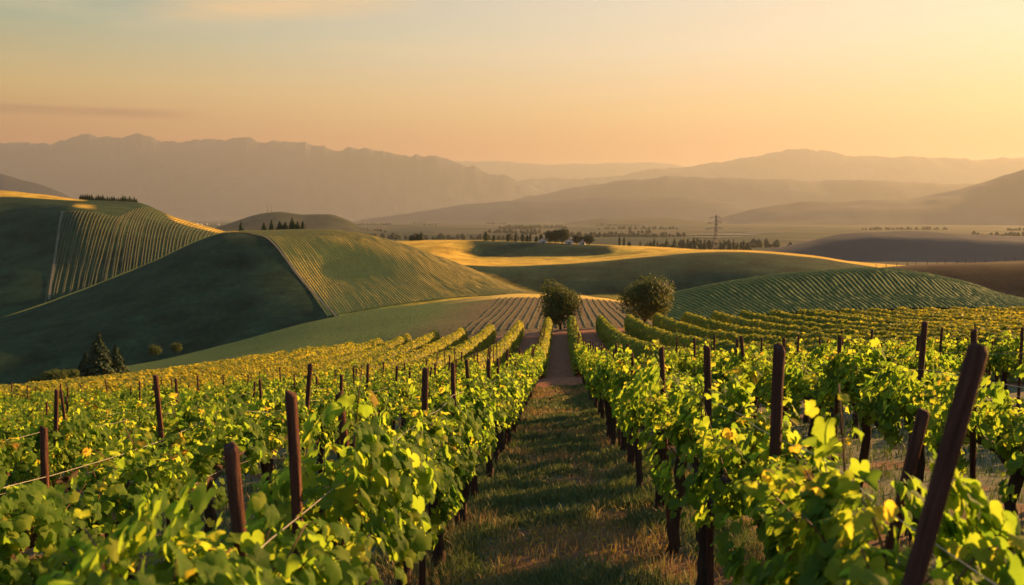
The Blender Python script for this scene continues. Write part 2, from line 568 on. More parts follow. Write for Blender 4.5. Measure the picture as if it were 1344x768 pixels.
f = tt.noise(tc_.outputs['Object'], 1.6, 4, 0.7)
principled(tt, out, tt.ramp(f, [(0.3, (.20, .155, .035)), (0.7, (.46, .32, .065))]), 0.9, 0.1, f, 1.0, 0.4)
M['dryrow'] = m
m, tt, out = mat('dim_row')
tc_ = tt.node('ShaderNodeTexCoord')
f = tt.noise(tc_.outputs['Object'], 1.6, 4, 0.7)
principled(tt, out, tt.ramp(f, [(0.3, (.040, .046, .020)), (0.7, (.100, .095, .036))]), 0.9, 0.1, f, 1.0, 0.4)
M['dimrow'] = m

# ------------------------------------------------------------------ the near slope
LANE_Y = [-40, 0, 10, 20, 33, 54, 75, 95, 105, 115, 135, 160, 200, 260]
LANE_Z = [3.2, 0, -.87, -2.2, -3.85, -6.15, -7.9, -9.0, -9.45, -10.3, -14.5, -22, -34, -46]


def ground_z(x, y):
    x = np.asarray(x, float); y = np.asarray(y, float)
    z = pchip(LANE_Y, LANE_Z, y)
    fade = 1 - 0.45 * np.clip(y / 100, 0, 1)
    right = 0.068 * 42 * np.tanh(np.maximum(x, 0) / 42) * fade
    l = np.maximum(-x, 0)
    left = -2.0 * np.tanh(l / 19) - np.clip(y / 100, 0, 1.2) ** 2 * 0.0022 * np.minimum(l, 60) ** 2 - 0.004 * np.clip(l - 36, 0, 40) ** 2 - 0.3 * np.maximum(l - 76, 0)
    b = 0.04 * vnoise(x * 0.8, y * 0.8, 3) + 0.018 * vnoise(x * 2.7, y * 2.7, 5)
    return z + right + left + b


def dry_sun_patch(x, y):  # bare dry patches, their warm tone also stands in for sun on the lane
    x = np.asarray(x); y = np.asarray(y)
    worn = .10 * np.exp(-((np.abs(x + .08 * np.sin(y * .4)) - .42) / .22) ** 2) + .06 * (np.abs(x) < .8)
    return np.clip((fbm(x * .75 + 4, y * .55, 29, 4) + worn - .06) / .28, 0, 1)


def grid_mesh(name, xs, ys, zf, m):
    X, Y = np.meshgrid(xs, ys)
    Z = zf(X, Y)
    V = np.stack([X, Y, Z], -1).reshape(-1, 3)
    nx, ny = len(xs), len(ys)
    i = np.arange(ny - 1)[:, None] * nx + np.arange(nx - 1)[None]
    T = np.stack([i, i + 1, i + nx + 1, i + nx], -1).reshape(-1, 4)
    return mesh_np(name, V, T, m, {'dry': dry_sun_patch(V[:, 0], V[:, 1])})


xs = np.concatenate([np.arange(-110, -14, 2.0), np.arange(-14, 14, 0.25), np.arange(14, 131, 2.0)])
ys = np.concatenate([np.arange(-12, 30, 0.25), np.arange(30, 110, 1.0), np.arange(110, 230, 3.0)])
gnd = link('ground', grid_mesh('ground', xs, ys, ground_z, M['ground']))
tag(gnd, kind='structure')

# valley floor out to the horizon
VZ = -47.0
RR = np.concatenate([np.linspace(0, 1500, 60), np.geomspace(1600, 46000, 44)])
th = np.linspace(0, 2 * np.pi, 181)[:-1]
V = [[0, 0, VZ]]
for r in RR[1:]:
    V += [[r * math.sin(a), r * math.cos(a), VZ] for a in th]
V = np.array(V)
dd = np.hypot(V[:, 0], V[:, 1])
V[:, 2] += np.where(dd > 150, 1.2 * vnoise(V[:, 0] / 90, V[:, 1] / 90, 9), 0) - np.where(dd < 100, 3, 0)
n = len(th)
T = [[0, 1 + k, 1 + (k + 1) % n] for k in range(n)]
for ri in range(len(RR) - 2):
    a = 1 + ri * n
    for k in range(n):
        p, q = a + k, a + (k + 1) % n
        T += [[p, p + n, q + n], [p, q + n, q]]
tag(link('valley_floor', mesh_np('valley_floor', V, T, M['valley'])), kind='structure')


# ------------------------------------------------------------------ hills: heightfields over (bearing, distance)
class Hill:
    def __init__(s, lines, px0, px1, ncol=160, nrow=70, bumps=(0, 1), seed=1, front=None, back=None, scale=1.0, jag=0.0):
        """lines: near to far, each a list of (px, py, distance) sight lines along the slope's contour"""
        pg = np.linspace(px0, px1, ncol)
        Dl, Zl = [], []
        lines_ = [np.array(q, float) for q in lines]
        for ln in lines_:
            py = pchip(ln[:, 0], ln[:, 1], pg)
            d = pchip(ln[:, 0], ln[:, 2], pg) * scale
            if jag and ln is lines_[-1]:
                py = py - jag * (1.3 * (0.35 - np.abs(fbm(pg / 34.0, pg * 0, seed + 2, 3))) * 2 + .55 * fbm(pg / 7.0, pg * 0 + 3, seed + 4, 3))
            _, sz = ray(pg, py)
            Dl.append(d); Zl.append(EYE + sz * d)
        s.sl, _ = ray(pg, np.full_like(pg, 330.0))
        f = front or (0.86, -16)
        Dl.insert(0, Dl[0] * f[0]); Zl.insert(0, Zl[0] + f[1] * scale)
        b = back or (1.16, -30)
        Dl.append(Dl[-1] * (1 + (b[0] - 1) * 0.4)); Zl.append(Zl[-1] + b[1] * 0.16 * scale)
        Dl.append(Dl[-2] * b[0]); Zl.append(Zl[-2] + b[1] * scale)
        Dl, Zl = np.array(Dl), np.array(Zl)
        s.K = len(Dl)
        v = np.linspace(0, s.K - 1, nrow)
        D = np.empty((nrow, ncol)); Z = np.empty((nrow, ncol))
        for c in range(ncol):
            D[:, c] = pchip(np.arange(s.K), Dl[:, c], v)
            Z[:, c] = pchip(Dl[:, c], Zl[:, c], D[:, c])
        X = s.sl[None] * D
        amp, wl = bumps[0] * scale, bumps[1] * scale
        if amp:
            nz = fbm(X / wl, D / wl, seed)
            if amp > 40:                              # ridges and gullies
                nz = 0.55 * nz + 0.55 * (0.42 - np.abs(fbm(X / wl * .8 + 5, D / wl * .35, seed + 5, 5)))
                Z = Z + 34 * scale * (0.3 - np.abs(fbm(X / (190.0 * scale), D / (420.0 * scale), seed + 9, 4)))
            Z = Z + amp * nz
        s.X, s.D, s.Z, s.pg = X, D, Z, pg
        s.ncol, s.nrow = ncol, nrow

    def build(s, name, m, crop=None):
        V = np.stack([s.X, s.D, s.Z], -1).reshape(-1, 3)
        i = np.arange(s.nrow - 1)[:, None] * s.ncol + np.arange(s.ncol - 1)[None]
        T = np.stack([i, i + 1, i + s.ncol + 1, i + s.ncol], -1).reshape(-1, 4)
        vv, pp = np.meshgrid(np.linspace(0, s.K - 1, s.nrow), s.pg, indexing='ij')
        at_ = {'crop': np.clip(crop(pp, vv), 0, 1).ravel()} if crop else None
        o = link(name, mesh_np(name, V, T, m, at_))
        return tag(o, kind='structure')

    def at(s, px, v):
        """point on the surface: px column, v = line number (0 = hidden front line)"""
        px = np.asarray(px, float); v = np.asarray(v, float)
        u = np.clip((px - s.pg[0]) / (s.pg[-1] - s.pg[0]) * (s.ncol - 1), 0, s.ncol - 1.001)
        r = np.clip(v / (s.K - 1) * (s.nrow - 1), 0, s.nrow - 1.001)
        i = u.astype(int); j = r.astype(int); fu = u - i; fv = r - j
        out_ = []
        for A in (s.X, s.D, s.Z):
            out_.append(A[j, i] * (1 - fu) * (1 - fv) + A[j, i + 1] * fu * (1 - fv) + A[j + 1, i] * (1 - fu) * fv + A[j + 1, i + 1] * fu * fv)
        return np.stack(out_, -1)

    def z(s, x, y):
        x = np.asarray(x, float); y = np.asarray(y, float)
        sl = x / y
        i = np.clip(np.searchsorted(s.sl, sl) - 1, 0, s.ncol - 2)
        f = np.clip((sl - s.sl[i]) / (s.sl[i + 1] - s.sl[i]), 0, 1)
        r = np.zeros(np.shape(sl))
        for k in np.ndindex(*np.shape(sl)):
            dcol = s.D[:, i[k]] * (1 - f[k]) + s.D[:, i[k] + 1] * f[k]
            zcol = s.Z[:, i[k]] * (1 - f[k]) + s.Z[:, i[k] + 1] * f[k]
            r[k] = np.interp(y[k], dcol, zcol)
        return r


def step01(lo, hi, v):
    return np.clip((v - lo) / (hi - lo), 0, 1)


# far rim first
farr = Hill([[(-160, 285, 12500), (560, 290, 12500), (900, 290, 12500), (1500, 285, 12500)],
             [(-160, 230, 13500), (540, 216, 13500), (600, 211, 13500), (660, 212, 13500), (720, 217, 13500), (800, 214, 13500), (860, 214, 13500), (900, 219, 13500), (1000, 230, 13500), (1500, 240, 13500)]],
            -160, 1500, 300, 24, (30, 500), 3, scale=2.0, front=(0.95, -60), back=(1.1, -700))
farr.build('mountain', M['mountain'])
rngL = Hill([[(-160, 278, 7600), (300, 282, 7600), (560, 286, 7700), (760, 290, 7800)],
             [(-160, 240, 8200), (0, 238, 8200), (200, 232, 8200), (400, 240, 8200), (560, 252, 8300), (760, 285, 8300)],
             [(-160, 200, 9000), (-60, 197, 9000), (0, 190, 9000), (35, 187, 9000), (65, 190, 9000), (95, 186, 9000), (122, 178, 9000), (150, 183, 9000), (185, 181, 9000), (220, 188, 9000), (270, 188, 9000), (316, 182, 9000),
              (350, 188, 9000), (400, 192, 9000), (440, 199, 9000), (470, 197, 9000), (530, 204, 9000), (570, 209, 9000), (620, 222, 9000), (660, 233, 9000), (710, 250, 9000), (760, 275, 9000)]],
            -160, 760, 640, 90, (30, 330), 11, jag=3.2, scale=2.0, front=(0.93, -60), back=(1.12, -600))
rngL.build('mountain', M['mountain'])
rngR2 = Hill([[(620, 292, 8600), (1000, 280, 8600), (1500, 270, 8600)],
              [(620, 262, 9300), (760, 245, 9300), (880, 236, 9300), (1000, 230, 9300), (1500, 228, 9300)],
              [(620, 250, 9900), (700, 238, 9900), (790, 233, 9900), (870, 223, 9900), (950, 213, 9900), (1010, 203, 9900), (1060, 198, 9900), (1110, 206, 9900), (1200, 208, 9900), (1280, 211, 9900), (1344, 208, 9900), (1420, 206, 9900), (1500, 210, 9900)]],
             620, 1500, 520, 70, (28, 330), 21, jag=1.6, scale=2.0, front=(0.95, -60), back=(1.1, -600))
rngR2.build('mountain', M['mountain'])
mid3 = Hill([[(560, 300, 5600), (1500, 290, 5600)],
             [(560, 300, 6500), (620, 284, 6500), (680, 264, 6500), (760, 247, 6500), (880, 233, 6500), (1000, 236, 6500), (1120, 239, 6500), (1260, 243, 6500), (1500, 240, 6500)]],
            560, 1500, 200, 40, (26, 330), 31, scale=2.0, front=(0.93, -40), back=(1.15, -300))
mid3.build('mountain', M['mountain'])
mid2 = Hill([[(340, 302, 4300), (1100, 302, 4300)],
             [(340, 306, 5000), (440, 296, 5000), (560, 276, 5000), (640, 266, 5000), (720, 262, 5000), (800, 259, 5000), (870, 258, 5000), (950, 264, 5000), (1010, 274, 5000), (1100, 290, 5000)]],
            340, 1100, 160, 30, (13, 240), 41, scale=2.0, front=(0.93, -20), back=(1.15, -160))
mid2.build('hill', M['mountain'])
mid1 = Hill([[(660, 309, 3000), (1100, 309, 3000)], [(660, 306, 3400), (740, 294, 3400), (800, 287, 3400), (860, 286, 3400), (930, 292, 3400), (1020, 303, 3400), (1100, 307, 3400)]],
            660, 1100, 100, 24, (6, 160), 43, scale=2.0, front=(0.93, -12), back=(1.15, -80))
mid1.build('hill', M['hazy_wood'])
midR = Hill([[(940, 308, 3100), (1100, 304, 3100), (1344, 303, 3100), (1560, 303, 3100)],
             [(940, 300, 3500), (1060, 282, 3500), (1200, 272, 3500), (1344, 258, 3500), (1560, 240, 3500)],
             [(940, 290, 4000), (1000, 275, 4000), (1050, 268, 4000), (1090, 266, 4000), (1130, 263, 4000), (1190, 262, 4000), (1230, 254, 4000), (1265, 245, 4000), (1300, 236, 4000), (1344, 223, 4000), (1420, 202, 4000), (1560, 180, 4000)]],
            940, 1560, 150, 50, (14, 200), 47, scale=2.0, front=(0.93, -20), back=(1.15, -260))
midR.build('mountain', M['mountain'])
sm1 = Hill([[(440, 312, 2300), (700, 312, 2300)], [(440, 310, 2600), (480, 301, 2600), (540, 296, 2600), (580, 297, 2600), (630, 306, 2600), (700, 311, 2600)]],
           440, 700, 70, 20, (3, 90), 51, scale=2.0, front=(0.93, -8), back=(1.15, -50))
sm1.build('hill', M['hazy_wood'])
sm0 = Hill([[(-160, 290, 2500), (140, 290, 2500)], [(-160, 215, 3000), (0, 228, 3000), (35, 237, 3000), (75, 251, 3000), (140, 285, 3000)]],
           -160, 140, 70, 30, (7, 110), 53, scale=2.0, front=(0.9, -20), back=(1.15, -120))
sm0.build('mountain', M['mountain'])
hz1 = Hill([[(260, 306, 1600), (500, 306, 1600)], [(260, 304, 1800), (295, 295, 1800), (340, 281, 1800), (370, 278, 1800), (400, 281, 1800), (430, 281, 1800), (455, 288, 1800), (475, 299, 1800), (500, 305, 1800)]],
           260, 500, 90, 30, (2.4, 60), 57, scale=1.7, front=(0.93, -10), back=(1.15, -50))
hz1.build('hill', M['hazy_wood'])
hzR = Hill([[(960, 347, 1120), (1344, 346, 1120), (1560, 346, 1120)],
            [(960, 338, 1185), (1000, 332, 1185), (1060, 323, 1188), (1110, 315, 1190), (1150, 312, 1190), (1200, 311, 1190), (1260, 313, 1190), (1344, 317, 1190), (1560, 319, 1190)],
            [(960, 335, 1270), (1000, 328, 1270), (1060, 317, 1270), (1110, 308, 1270), (1150, 305, 1270), (1200, 304, 1270), (1260, 306, 1270), (1344, 310, 1270), (1560, 312, 1270)]],
           960, 1560, 150, 50, (2.0, 60), 59, front=(0.95, -8), back=(1.15, -40))
hzR.build('hill', M['mountain'])

# the rolling golden hills in the middle distance
E1 = Hill([[(440, 352, 640), (1240, 356, 640)],
           [(440, 336, 700), (560, 331, 690), (640, 338, 705), (760, 337, 705), (860, 331, 700), (1000, 335, 700), (1240, 354, 700)],
           [(440, 325, 730), (520, 319, 740), (600, 318, 745), (700, 319, 745), (790, 323, 740), (860, 326, 735), (1000, 335, 730), (1240, 353, 730)],
           [(440, 322, 790), (520, 316, 790), (600, 315, 790), (700, 317, 790), (790, 321, 790), (860, 324, 780), (1000, 334, 780), (1240, 352, 770)]],
          440, 1240, 220, 70, (0.7, 60), 61, back=(1.2, -34))
E1.build('hill', M['hill_gold'], lambda p, v: step01(590, 640, p) * step01(830, 780, p) * step01(1.9, 2.15, v) * step01(3.9, 3.7, v))  # shade of the dip is put into the colour
E2 = Hill([[(440, 400, 375), (620, 394, 385), (800, 393, 390), (880, 392, 390), (1000, 380, 390), (1160, 364, 390), (1300, 374, 390)],
           [(440, 366, 412), (620, 368, 414), (700, 367, 415), (800, 364, 416), (900, 358, 418), (1000, 352, 418), (1160, 357, 415), (1300, 370, 415)],
           [(440, 331, 446), (520, 335, 450), (590, 347, 446), (650, 350, 446), (760, 346, 452), (860, 337, 462), (920, 332, 466), (960, 331, 468), (1060, 338, 462), (1160, 353, 450), (1300, 369, 445)],
           [(440, 327, 500), (520, 330, 505), (590, 341, 500), (650, 344, 500), (760, 340, 510), (860, 331, 530), (920, 327, 535), (960, 327, 535), (1060, 335, 525), (1160, 350, 510), (1300, 368, 490)]],
          440, 1300, 220, 80, (0.6, 45), 63, back=(1.14, -14))
E2.build('hill', M['hill_gold'], lambda p, v: step01(3.25, 2.95, v) * step01(600, 700, p - (v - 2) * -60) * step01(1.05, 1.25, v + (p > 900)))  # front face painted darker green for shade, sunlit crest left gold
HC = Hill([[(-200, 472, 340), (0, 463, 340), (100, 457, 340), (200, 452, 345), (300, 440, 360), (420, 420, 380)],
           [(-200, 372, 430), (0, 362, 430), (100, 352, 440), (200, 345, 450), (300, 348, 460), (420, 385, 470)],
           [(-200, 296, 505), (0, 293, 505), (60, 284, 500), (100, 277, 498), (150, 284, 505), (200, 296, 510), (300, 318, 515), (420, 362, 515)],
           [(-200, 258, 560), (0, 263, 565), (60, 264, 565), (110, 266, 565), (180, 270, 560), (230, 289, 550), (290, 306, 545), (420, 354, 540)],
           [(-200, 243, 640), (0, 250, 640), (60, 256, 635), (110, 262, 630), (180, 265, 610), (230, 285, 590), (290, 302, 575), (420, 352, 560)]],
          -200, 420, 190, 100, (0.9, 55), 65, back=(1.14, -34))
HC.build('hill', M['hill_green'], lambda p, v: np.maximum(step01(4.15, 4.3, v) * step01(125, 105, p), step01(205, 245, p) * step01(3.6, 4.0, v)) + 0.6 * step01(84, 104, p) * step01(156, 116, p) * step01(2.95, 3.3, v) * step01(4.0, 3.5, v))  # sunlit top strip painted gold; the reddish patch is field colour
HD = Hill([[(-80, 466, 285), (100, 460, 290), (200, 457, 290), (330, 442, 290), (440, 421, 295), (560, 400, 305), (700, 388, 320), (800, 392, 330)],
           [(-80, 447, 330), (100, 416, 332), (200, 386, 338), (300, 366, 340), (380, 360, 345), (440, 361, 350), (560, 366, 340), (700, 385, 338), (800, 390, 340)],
           [(-80, 437, 355), (0, 422, 362), (100, 390, 368), (200, 352, 376), (270, 321, 382), (300, 313, 384), (360, 310, 386), (420, 310, 386), (470, 314, 386), (530, 328, 380), (600, 351, 366), (660, 373, 356), (700, 384, 348), (800, 389, 344)],
           [(-80, 432, 370), (0, 416, 380), (100, 383, 390), (200, 344, 400), (270, 312, 410), (300, 304, 415), (360, 302, 420), (420, 301, 420), (470, 306, 415), (530, 321, 400), (600, 346, 380), (660, 371, 365), (700, 383, 355), (800, 389, 348)]],
          -80, 800, 220, 100, (0.6, 40), 67, back=(1.16, -26))
HD.build('hill', M['hill_gold'], lambda p, v: step01(9, -9, p - np.interp(v, [1.0, 1.8, 3.0, 3.95, 5], [445, 400, 345, 303, 290])) * step01(3.95, 3.6, v))  # shade of the left face put into its green field colour
HB = Hill([[(90, 520, 150), (430, 470, 150), (700, 440, 140), (920, 436, 140)],
           [(90, 505, 190), (175, 494, 195), (430, 440, 200), (580, 418, 200), (700, 408, 200), (800, 408, 200), (920, 418, 190)],
           [(90, 492, 230), (175, 479, 240), (300, 451, 250), (430, 418, 262), (580, 396, 275), (690, 385, 285), (760, 387, 285), (810, 394, 275), (870, 410, 262), (920, 424, 250)]],
          90, 920, 190, 70, (0.4, 25), 69, back=(1.2, -20))
HB.build('hill', M['furrow'])
HF = Hill([[(840, 436, 158), (900, 428, 160), (1344, 408, 165), (1560, 405, 165)],
           [(840, 414, 178), (900, 405, 180), (1060, 392, 182), (1200, 388, 184), (1344, 398, 182), (1560, 402, 182)],
           [(840, 402, 200), (870, 393, 202), (960, 374, 206), (1060, 361, 210), (1150, 356, 212), (1200, 361, 212), (1270, 374, 210), (1320, 389, 205), (1400, 401, 205), (1560, 410, 200)],
           [(840, 400, 222), (870, 391, 224), (960, 371, 230), (1060, 358, 234), (1150, 353, 236), (1200, 358, 236), (1270, 372, 232), (1320, 388, 226), (1400, 400, 222), (1560, 410, 215)]],
          840, 1560, 170, 70, (0.3, 22), 71, back=(1.2, -16))
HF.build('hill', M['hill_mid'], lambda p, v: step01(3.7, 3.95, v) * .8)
HG = Hill([[(1060, 392, 282), (1344, 400, 282), (1600, 400, 282)],
           [(1060, 366, 318), (1120, 357, 318), (1150, 354, 318), (1200, 350, 320), (1260, 347, 320), (1344, 345, 322), (1420, 344, 322), (1600, 341, 322)],
           [(1060, 364, 345), (1120, 355, 345), (1150, 352, 345), (1200, 348, 345), (1260, 345, 345), (1344, 342, 345), (1420, 341, 345), (1600, 338, 345)]],
          1060, 1600, 130, 50, (0.35, 30), 73, back=(1.2, -22))
HG.build('hill', M['hill_brown'])

# lakes glinting on the valley floor
def sheet(name, pts, z, m):
    V = np.array([[x, y, z] for x, y in pts])
    me = bpy.data.meshes.new(name)
    me.from_pydata([tuple(v) for v in V], [], [list(range(len(V)))])
    me.materials.append(m)
    return link(name, me)
def lake(px0, px1, py, depth):
    zc = VZ + 2.6
    sa, sz = ray(px0, py); sb, _ = ray(px1, py)
    d = (zc - EYE) / float(sz)
    k = 28
    pts = []
    for i in range(k):
        a = i / k * 2 * math.pi
        u = 0.5 + 0.5 * math.cos(a); dd_ = d + depth * math.sin(a) * (0.7 + 0.3 * math.sin(3 * a + px0))
        pts.append(((float(sa) * (1 - u) + float(sb) * u) * dd_, dd_))
    o = sheet('lake', pts, zc, M['water'])
    tag(o, kind='structure')
lake(884, 1008, 307.5, 130)
lake(905, 975, 311.0, 60)
lake(975, 1030, 305.5, 120)

# ------------------------------------------------------------------ rows and tracks laid on the far hills
def drape(hill, pa, va, pb, vb, wdt, h, mb, rg, n=60, gap=0.0, lift=0.0):
    f = np.linspace(0, 1, n)
    Pc = hill.at(pa + (pb - pa) * f, va + (vb - va) * f)
    d = np.gradient(Pc, axis=0)
    nrm = np.stack([d[:, 1], -d[:, 0]], -1)
    nrm /= np.linalg.norm(nrm, axis=1)[:, None] + 1e-9
    prof = [(-1, -0.4), (-0.8, 0.6), (0, 1), (0.8, 0.6), (1, -0.4)]
    V = []
    for a, b in prof:
        sm_ = lambda: np.convolve(rg.standard_normal(n + 6), np.ones(7) / 7, 'valid') * 2.0
        jit = sm_() * 0.08
        hh = b * h * (1 + 0.16 * sm_()) if b > 0 else np.full(n, b * h)
        off = nrm * (a * wdt / 2 * (1 + jit))[:, None]
        V.append(np.stack([Pc[:, 0] + off[:, 0], Pc[:, 1] + off[:, 1], Pc[:, 2] + hh + lift], -1))
    V = np.stack(V, 1).reshape(-1, 3)
    k = len(prof)
    i = np.arange(n - 1)[:, None] * k + np.arange(k - 1)[None]
    mb.add(V, np.stack([i, i + 1, i + k + 1, i + k], -1).reshape(-1, 4))


rg = np.random.default_rng(3)
mb = MB()
for p in np.arange(88, 300, 4.0):                       # left back hill: rows run down from the crest
    drape(HC, p - 34 + (p - 88) * 0.12, 1.55 + rg.uniform(-.15, .15), p + (p - 88) * 0.10, 3.0 + min(1.0, max(0, (p - 150) / 60)) * 1.96, 0.6, 0.20, mb, rg)
o = tag(link('vineyard_rows', mb.mesh('vineyard_rows', M['dimrow'])), kind='stuff')
mb = MB()
for p in np.arange(312, 700, 3.7):                      # right flank of the front hill
    drape(HD, p + 118, 1.1, p, 3.9, 0.7, 0.28, mb, rg, 80)
tag(link('vineyard_rows', mb.mesh('vineyard_rows', M['dryrow'])), kind='stuff')
mb = MB()
for p in np.arange(760, 1420, 6.5):                     # green slope on the right
    drape(HF, p + 96, 1.15, p, 3.9, 0.8, 0.42, mb, rg, 120)
tag(link('vineyard_rows', mb.mesh('vineyard_rows', M['hedge'])), kind='stuff')
mb = MB()
for x in np.arange(-15, 26, 1.45):                       # furrowed rows behind the near field
    yy = np.linspace(150, 252, 60)
    xx = np.full_like(yy, x)
    zz = HB.z(xx, yy)
    Pc = np.stack([xx, yy, zz], -1)
    for s_ in (-1,):
        V = []
        for a, b in [(-0.30, -0.3), (-0.16, 0.07), (0.16, 0.08), (0.30, -0.3)]:
            V.append(Pc + np.stack([np.full(60, a) + rg.standard_normal(60) * .05, np.zeros(60), b * (1 + .25 * rg.standard_normal(60))], -1))
        V = np.stack(V, 1).reshape(-1, 3)
        i = np.arange(59)[:, None] * 4 + np.arange(3)[None]
        mb.add(V, np.stack([i, i + 1, i + 5, i + 4], -1).reshape(-1, 4))
tag(link('vineyard_rows', mb.mesh('vineyard_rows', M['dimrow'])), kind='stuff')


def track(name, hill, pts, wdt):
    pts = np.array(pts, float)
    f = np.linspace(0, len(pts) - 1, 80)
    Pc = hill.at(pchip(np.arange(len(pts)), pts[:, 0], f), pchip(np.arange(len(pts)), pts[:, 1], f))
    d = np.gradient(Pc, axis=0)
    nrm = np.stack([d[:, 1], -d[:, 0]], -1); nrm /= np.linalg.norm(nrm, axis=1)[:, None] + 1e-9
    L = Pc.copy(); L[:, :2] += nrm * wdt / 2; Rr = Pc.copy(); Rr[:, :2] -= nrm * wdt / 2
    V = np.stack([L, Rr], 1).reshape(-1, 3); V[:, 2] += 0.25
    i = np.arange(79) * 2
    tag(link(name, mesh_np(name, V, np.stack([i, i + 1, i + 3, i + 2], -1), M['track'])), kind='structure')
track('dirt_track', HD, [(303, 3.95), (345, 3.0), (400, 1.8), (445, 1.0)], 1.1)
track('dirt_track', HC, [(84, 3.0), (74, 2.3), (62, 1.6)], 1.0)

# ------------------------------------------------------------------ vines
phi = np.radians([0, 9, 15, 23, 31, 38, 46, 52, 60, 68, 76, 84, 93, 101, 109, 117, 126, 137, 149, 163, 180])
rad = np.array([1.0, .86, .88, .74, .64, .74, .74, .86, .94, .80, .81, .70, .62, .72, .71, .78, .72, .70, .60, .52, .12])
vein = np.array([1, 0, 0, 0, 0, 0, 0, 0, 1, 0, 0, 0, 0, 0, 0, 1, 0, 0, 0, 0, 0], float)
PH = np.concatenate([phi, -phi[-2:0:-1]])
rad = np.where(phi > 3, .18 * rad, 0) if False else 0.68 * rad + 0.32 * np.interp(phi, [0, 2.4, 3.1416], [.9, .82, .2])
RO = np.concatenate([rad, rad[-2:0:-1]])
VE = np.concatenate([vein, vein[-2:0:-1]])
NL = len(PH)
LOUT = np.stack([np.sin(PH) * RO, np.cos(PH) * RO], -1)      # tip towards +v
LIN = LOUT * 0.5
L2 = np.concatenate([[[0, 0]], LIN, LOUT])
LVEIN = np.concatenate([[1.0], VE, VE])
jn = np.arange(NL); jm = (jn + 1) % NL
LT = np.concatenate([np.stack([np.zeros(NL, int), 1 + jn, 1 + jm], -1),
                     np.stack([1 + jn, 1 + NL + jn, 1 + NL + jm], -1),
                     np.stack([1 + jn, 1 + NL + jm, 1 + jm], -1)])


def leaves_mesh_arrays(pos, nrm, tip, size, rg, tmpl=L2, tris=LT):
    """place leaves: pos (n,3), nrm (n,3) facing, tip (n,3) direction of the leaf tip"""
    n = len(pos)
    nrm = nrm / (np.linalg.norm(nrm, axis=1)[:, None] + 1e-9)
    tip = tip - nrm * np.sum(tip * nrm, 1)[:, None]
    tip /= np.linalg.norm(tip, axis=1)[:, None] + 1e-9
    sd = np.cross(tip, nrm)
    x = tmpl[None, :, 0] * np.ones((n, 1)); y = tmpl[None, :, 1] * np.ones((n, 1))
    r2 = x * x + y * y
    cup = rg.uniform(-0.62, 0.05, (n, 1)); fold = rg.uniform(-0.05, 0.35, (n, 1))
    ph = rg.uniform(0, 6.28, (n, 1)); wav = rg.uniform(0.08, 0.24, (n, 1))
    ang = np.arctan2(x, y)
    zz = cup * r2 + fold * np.abs(x) + wav * r2 * np.sin(3 * ang + ph) - 0.12 * np.maximum(y, 0) ** 2
    x = x * rg.uniform(0.88, 1.12, (n, 1))
    s = size[:, None, None]
    V = pos[:, None] + s * (x[..., None] * sd[:, None] + y[..., None] * tip[:, None] + zz[..., None] * nrm[:, None])
    k = tmpl.shape[0]
    T = tris[None] + (np.arange(n) * k)[:, None, None]
    return V.reshape(-1, 3), T.reshape(-1, 3)


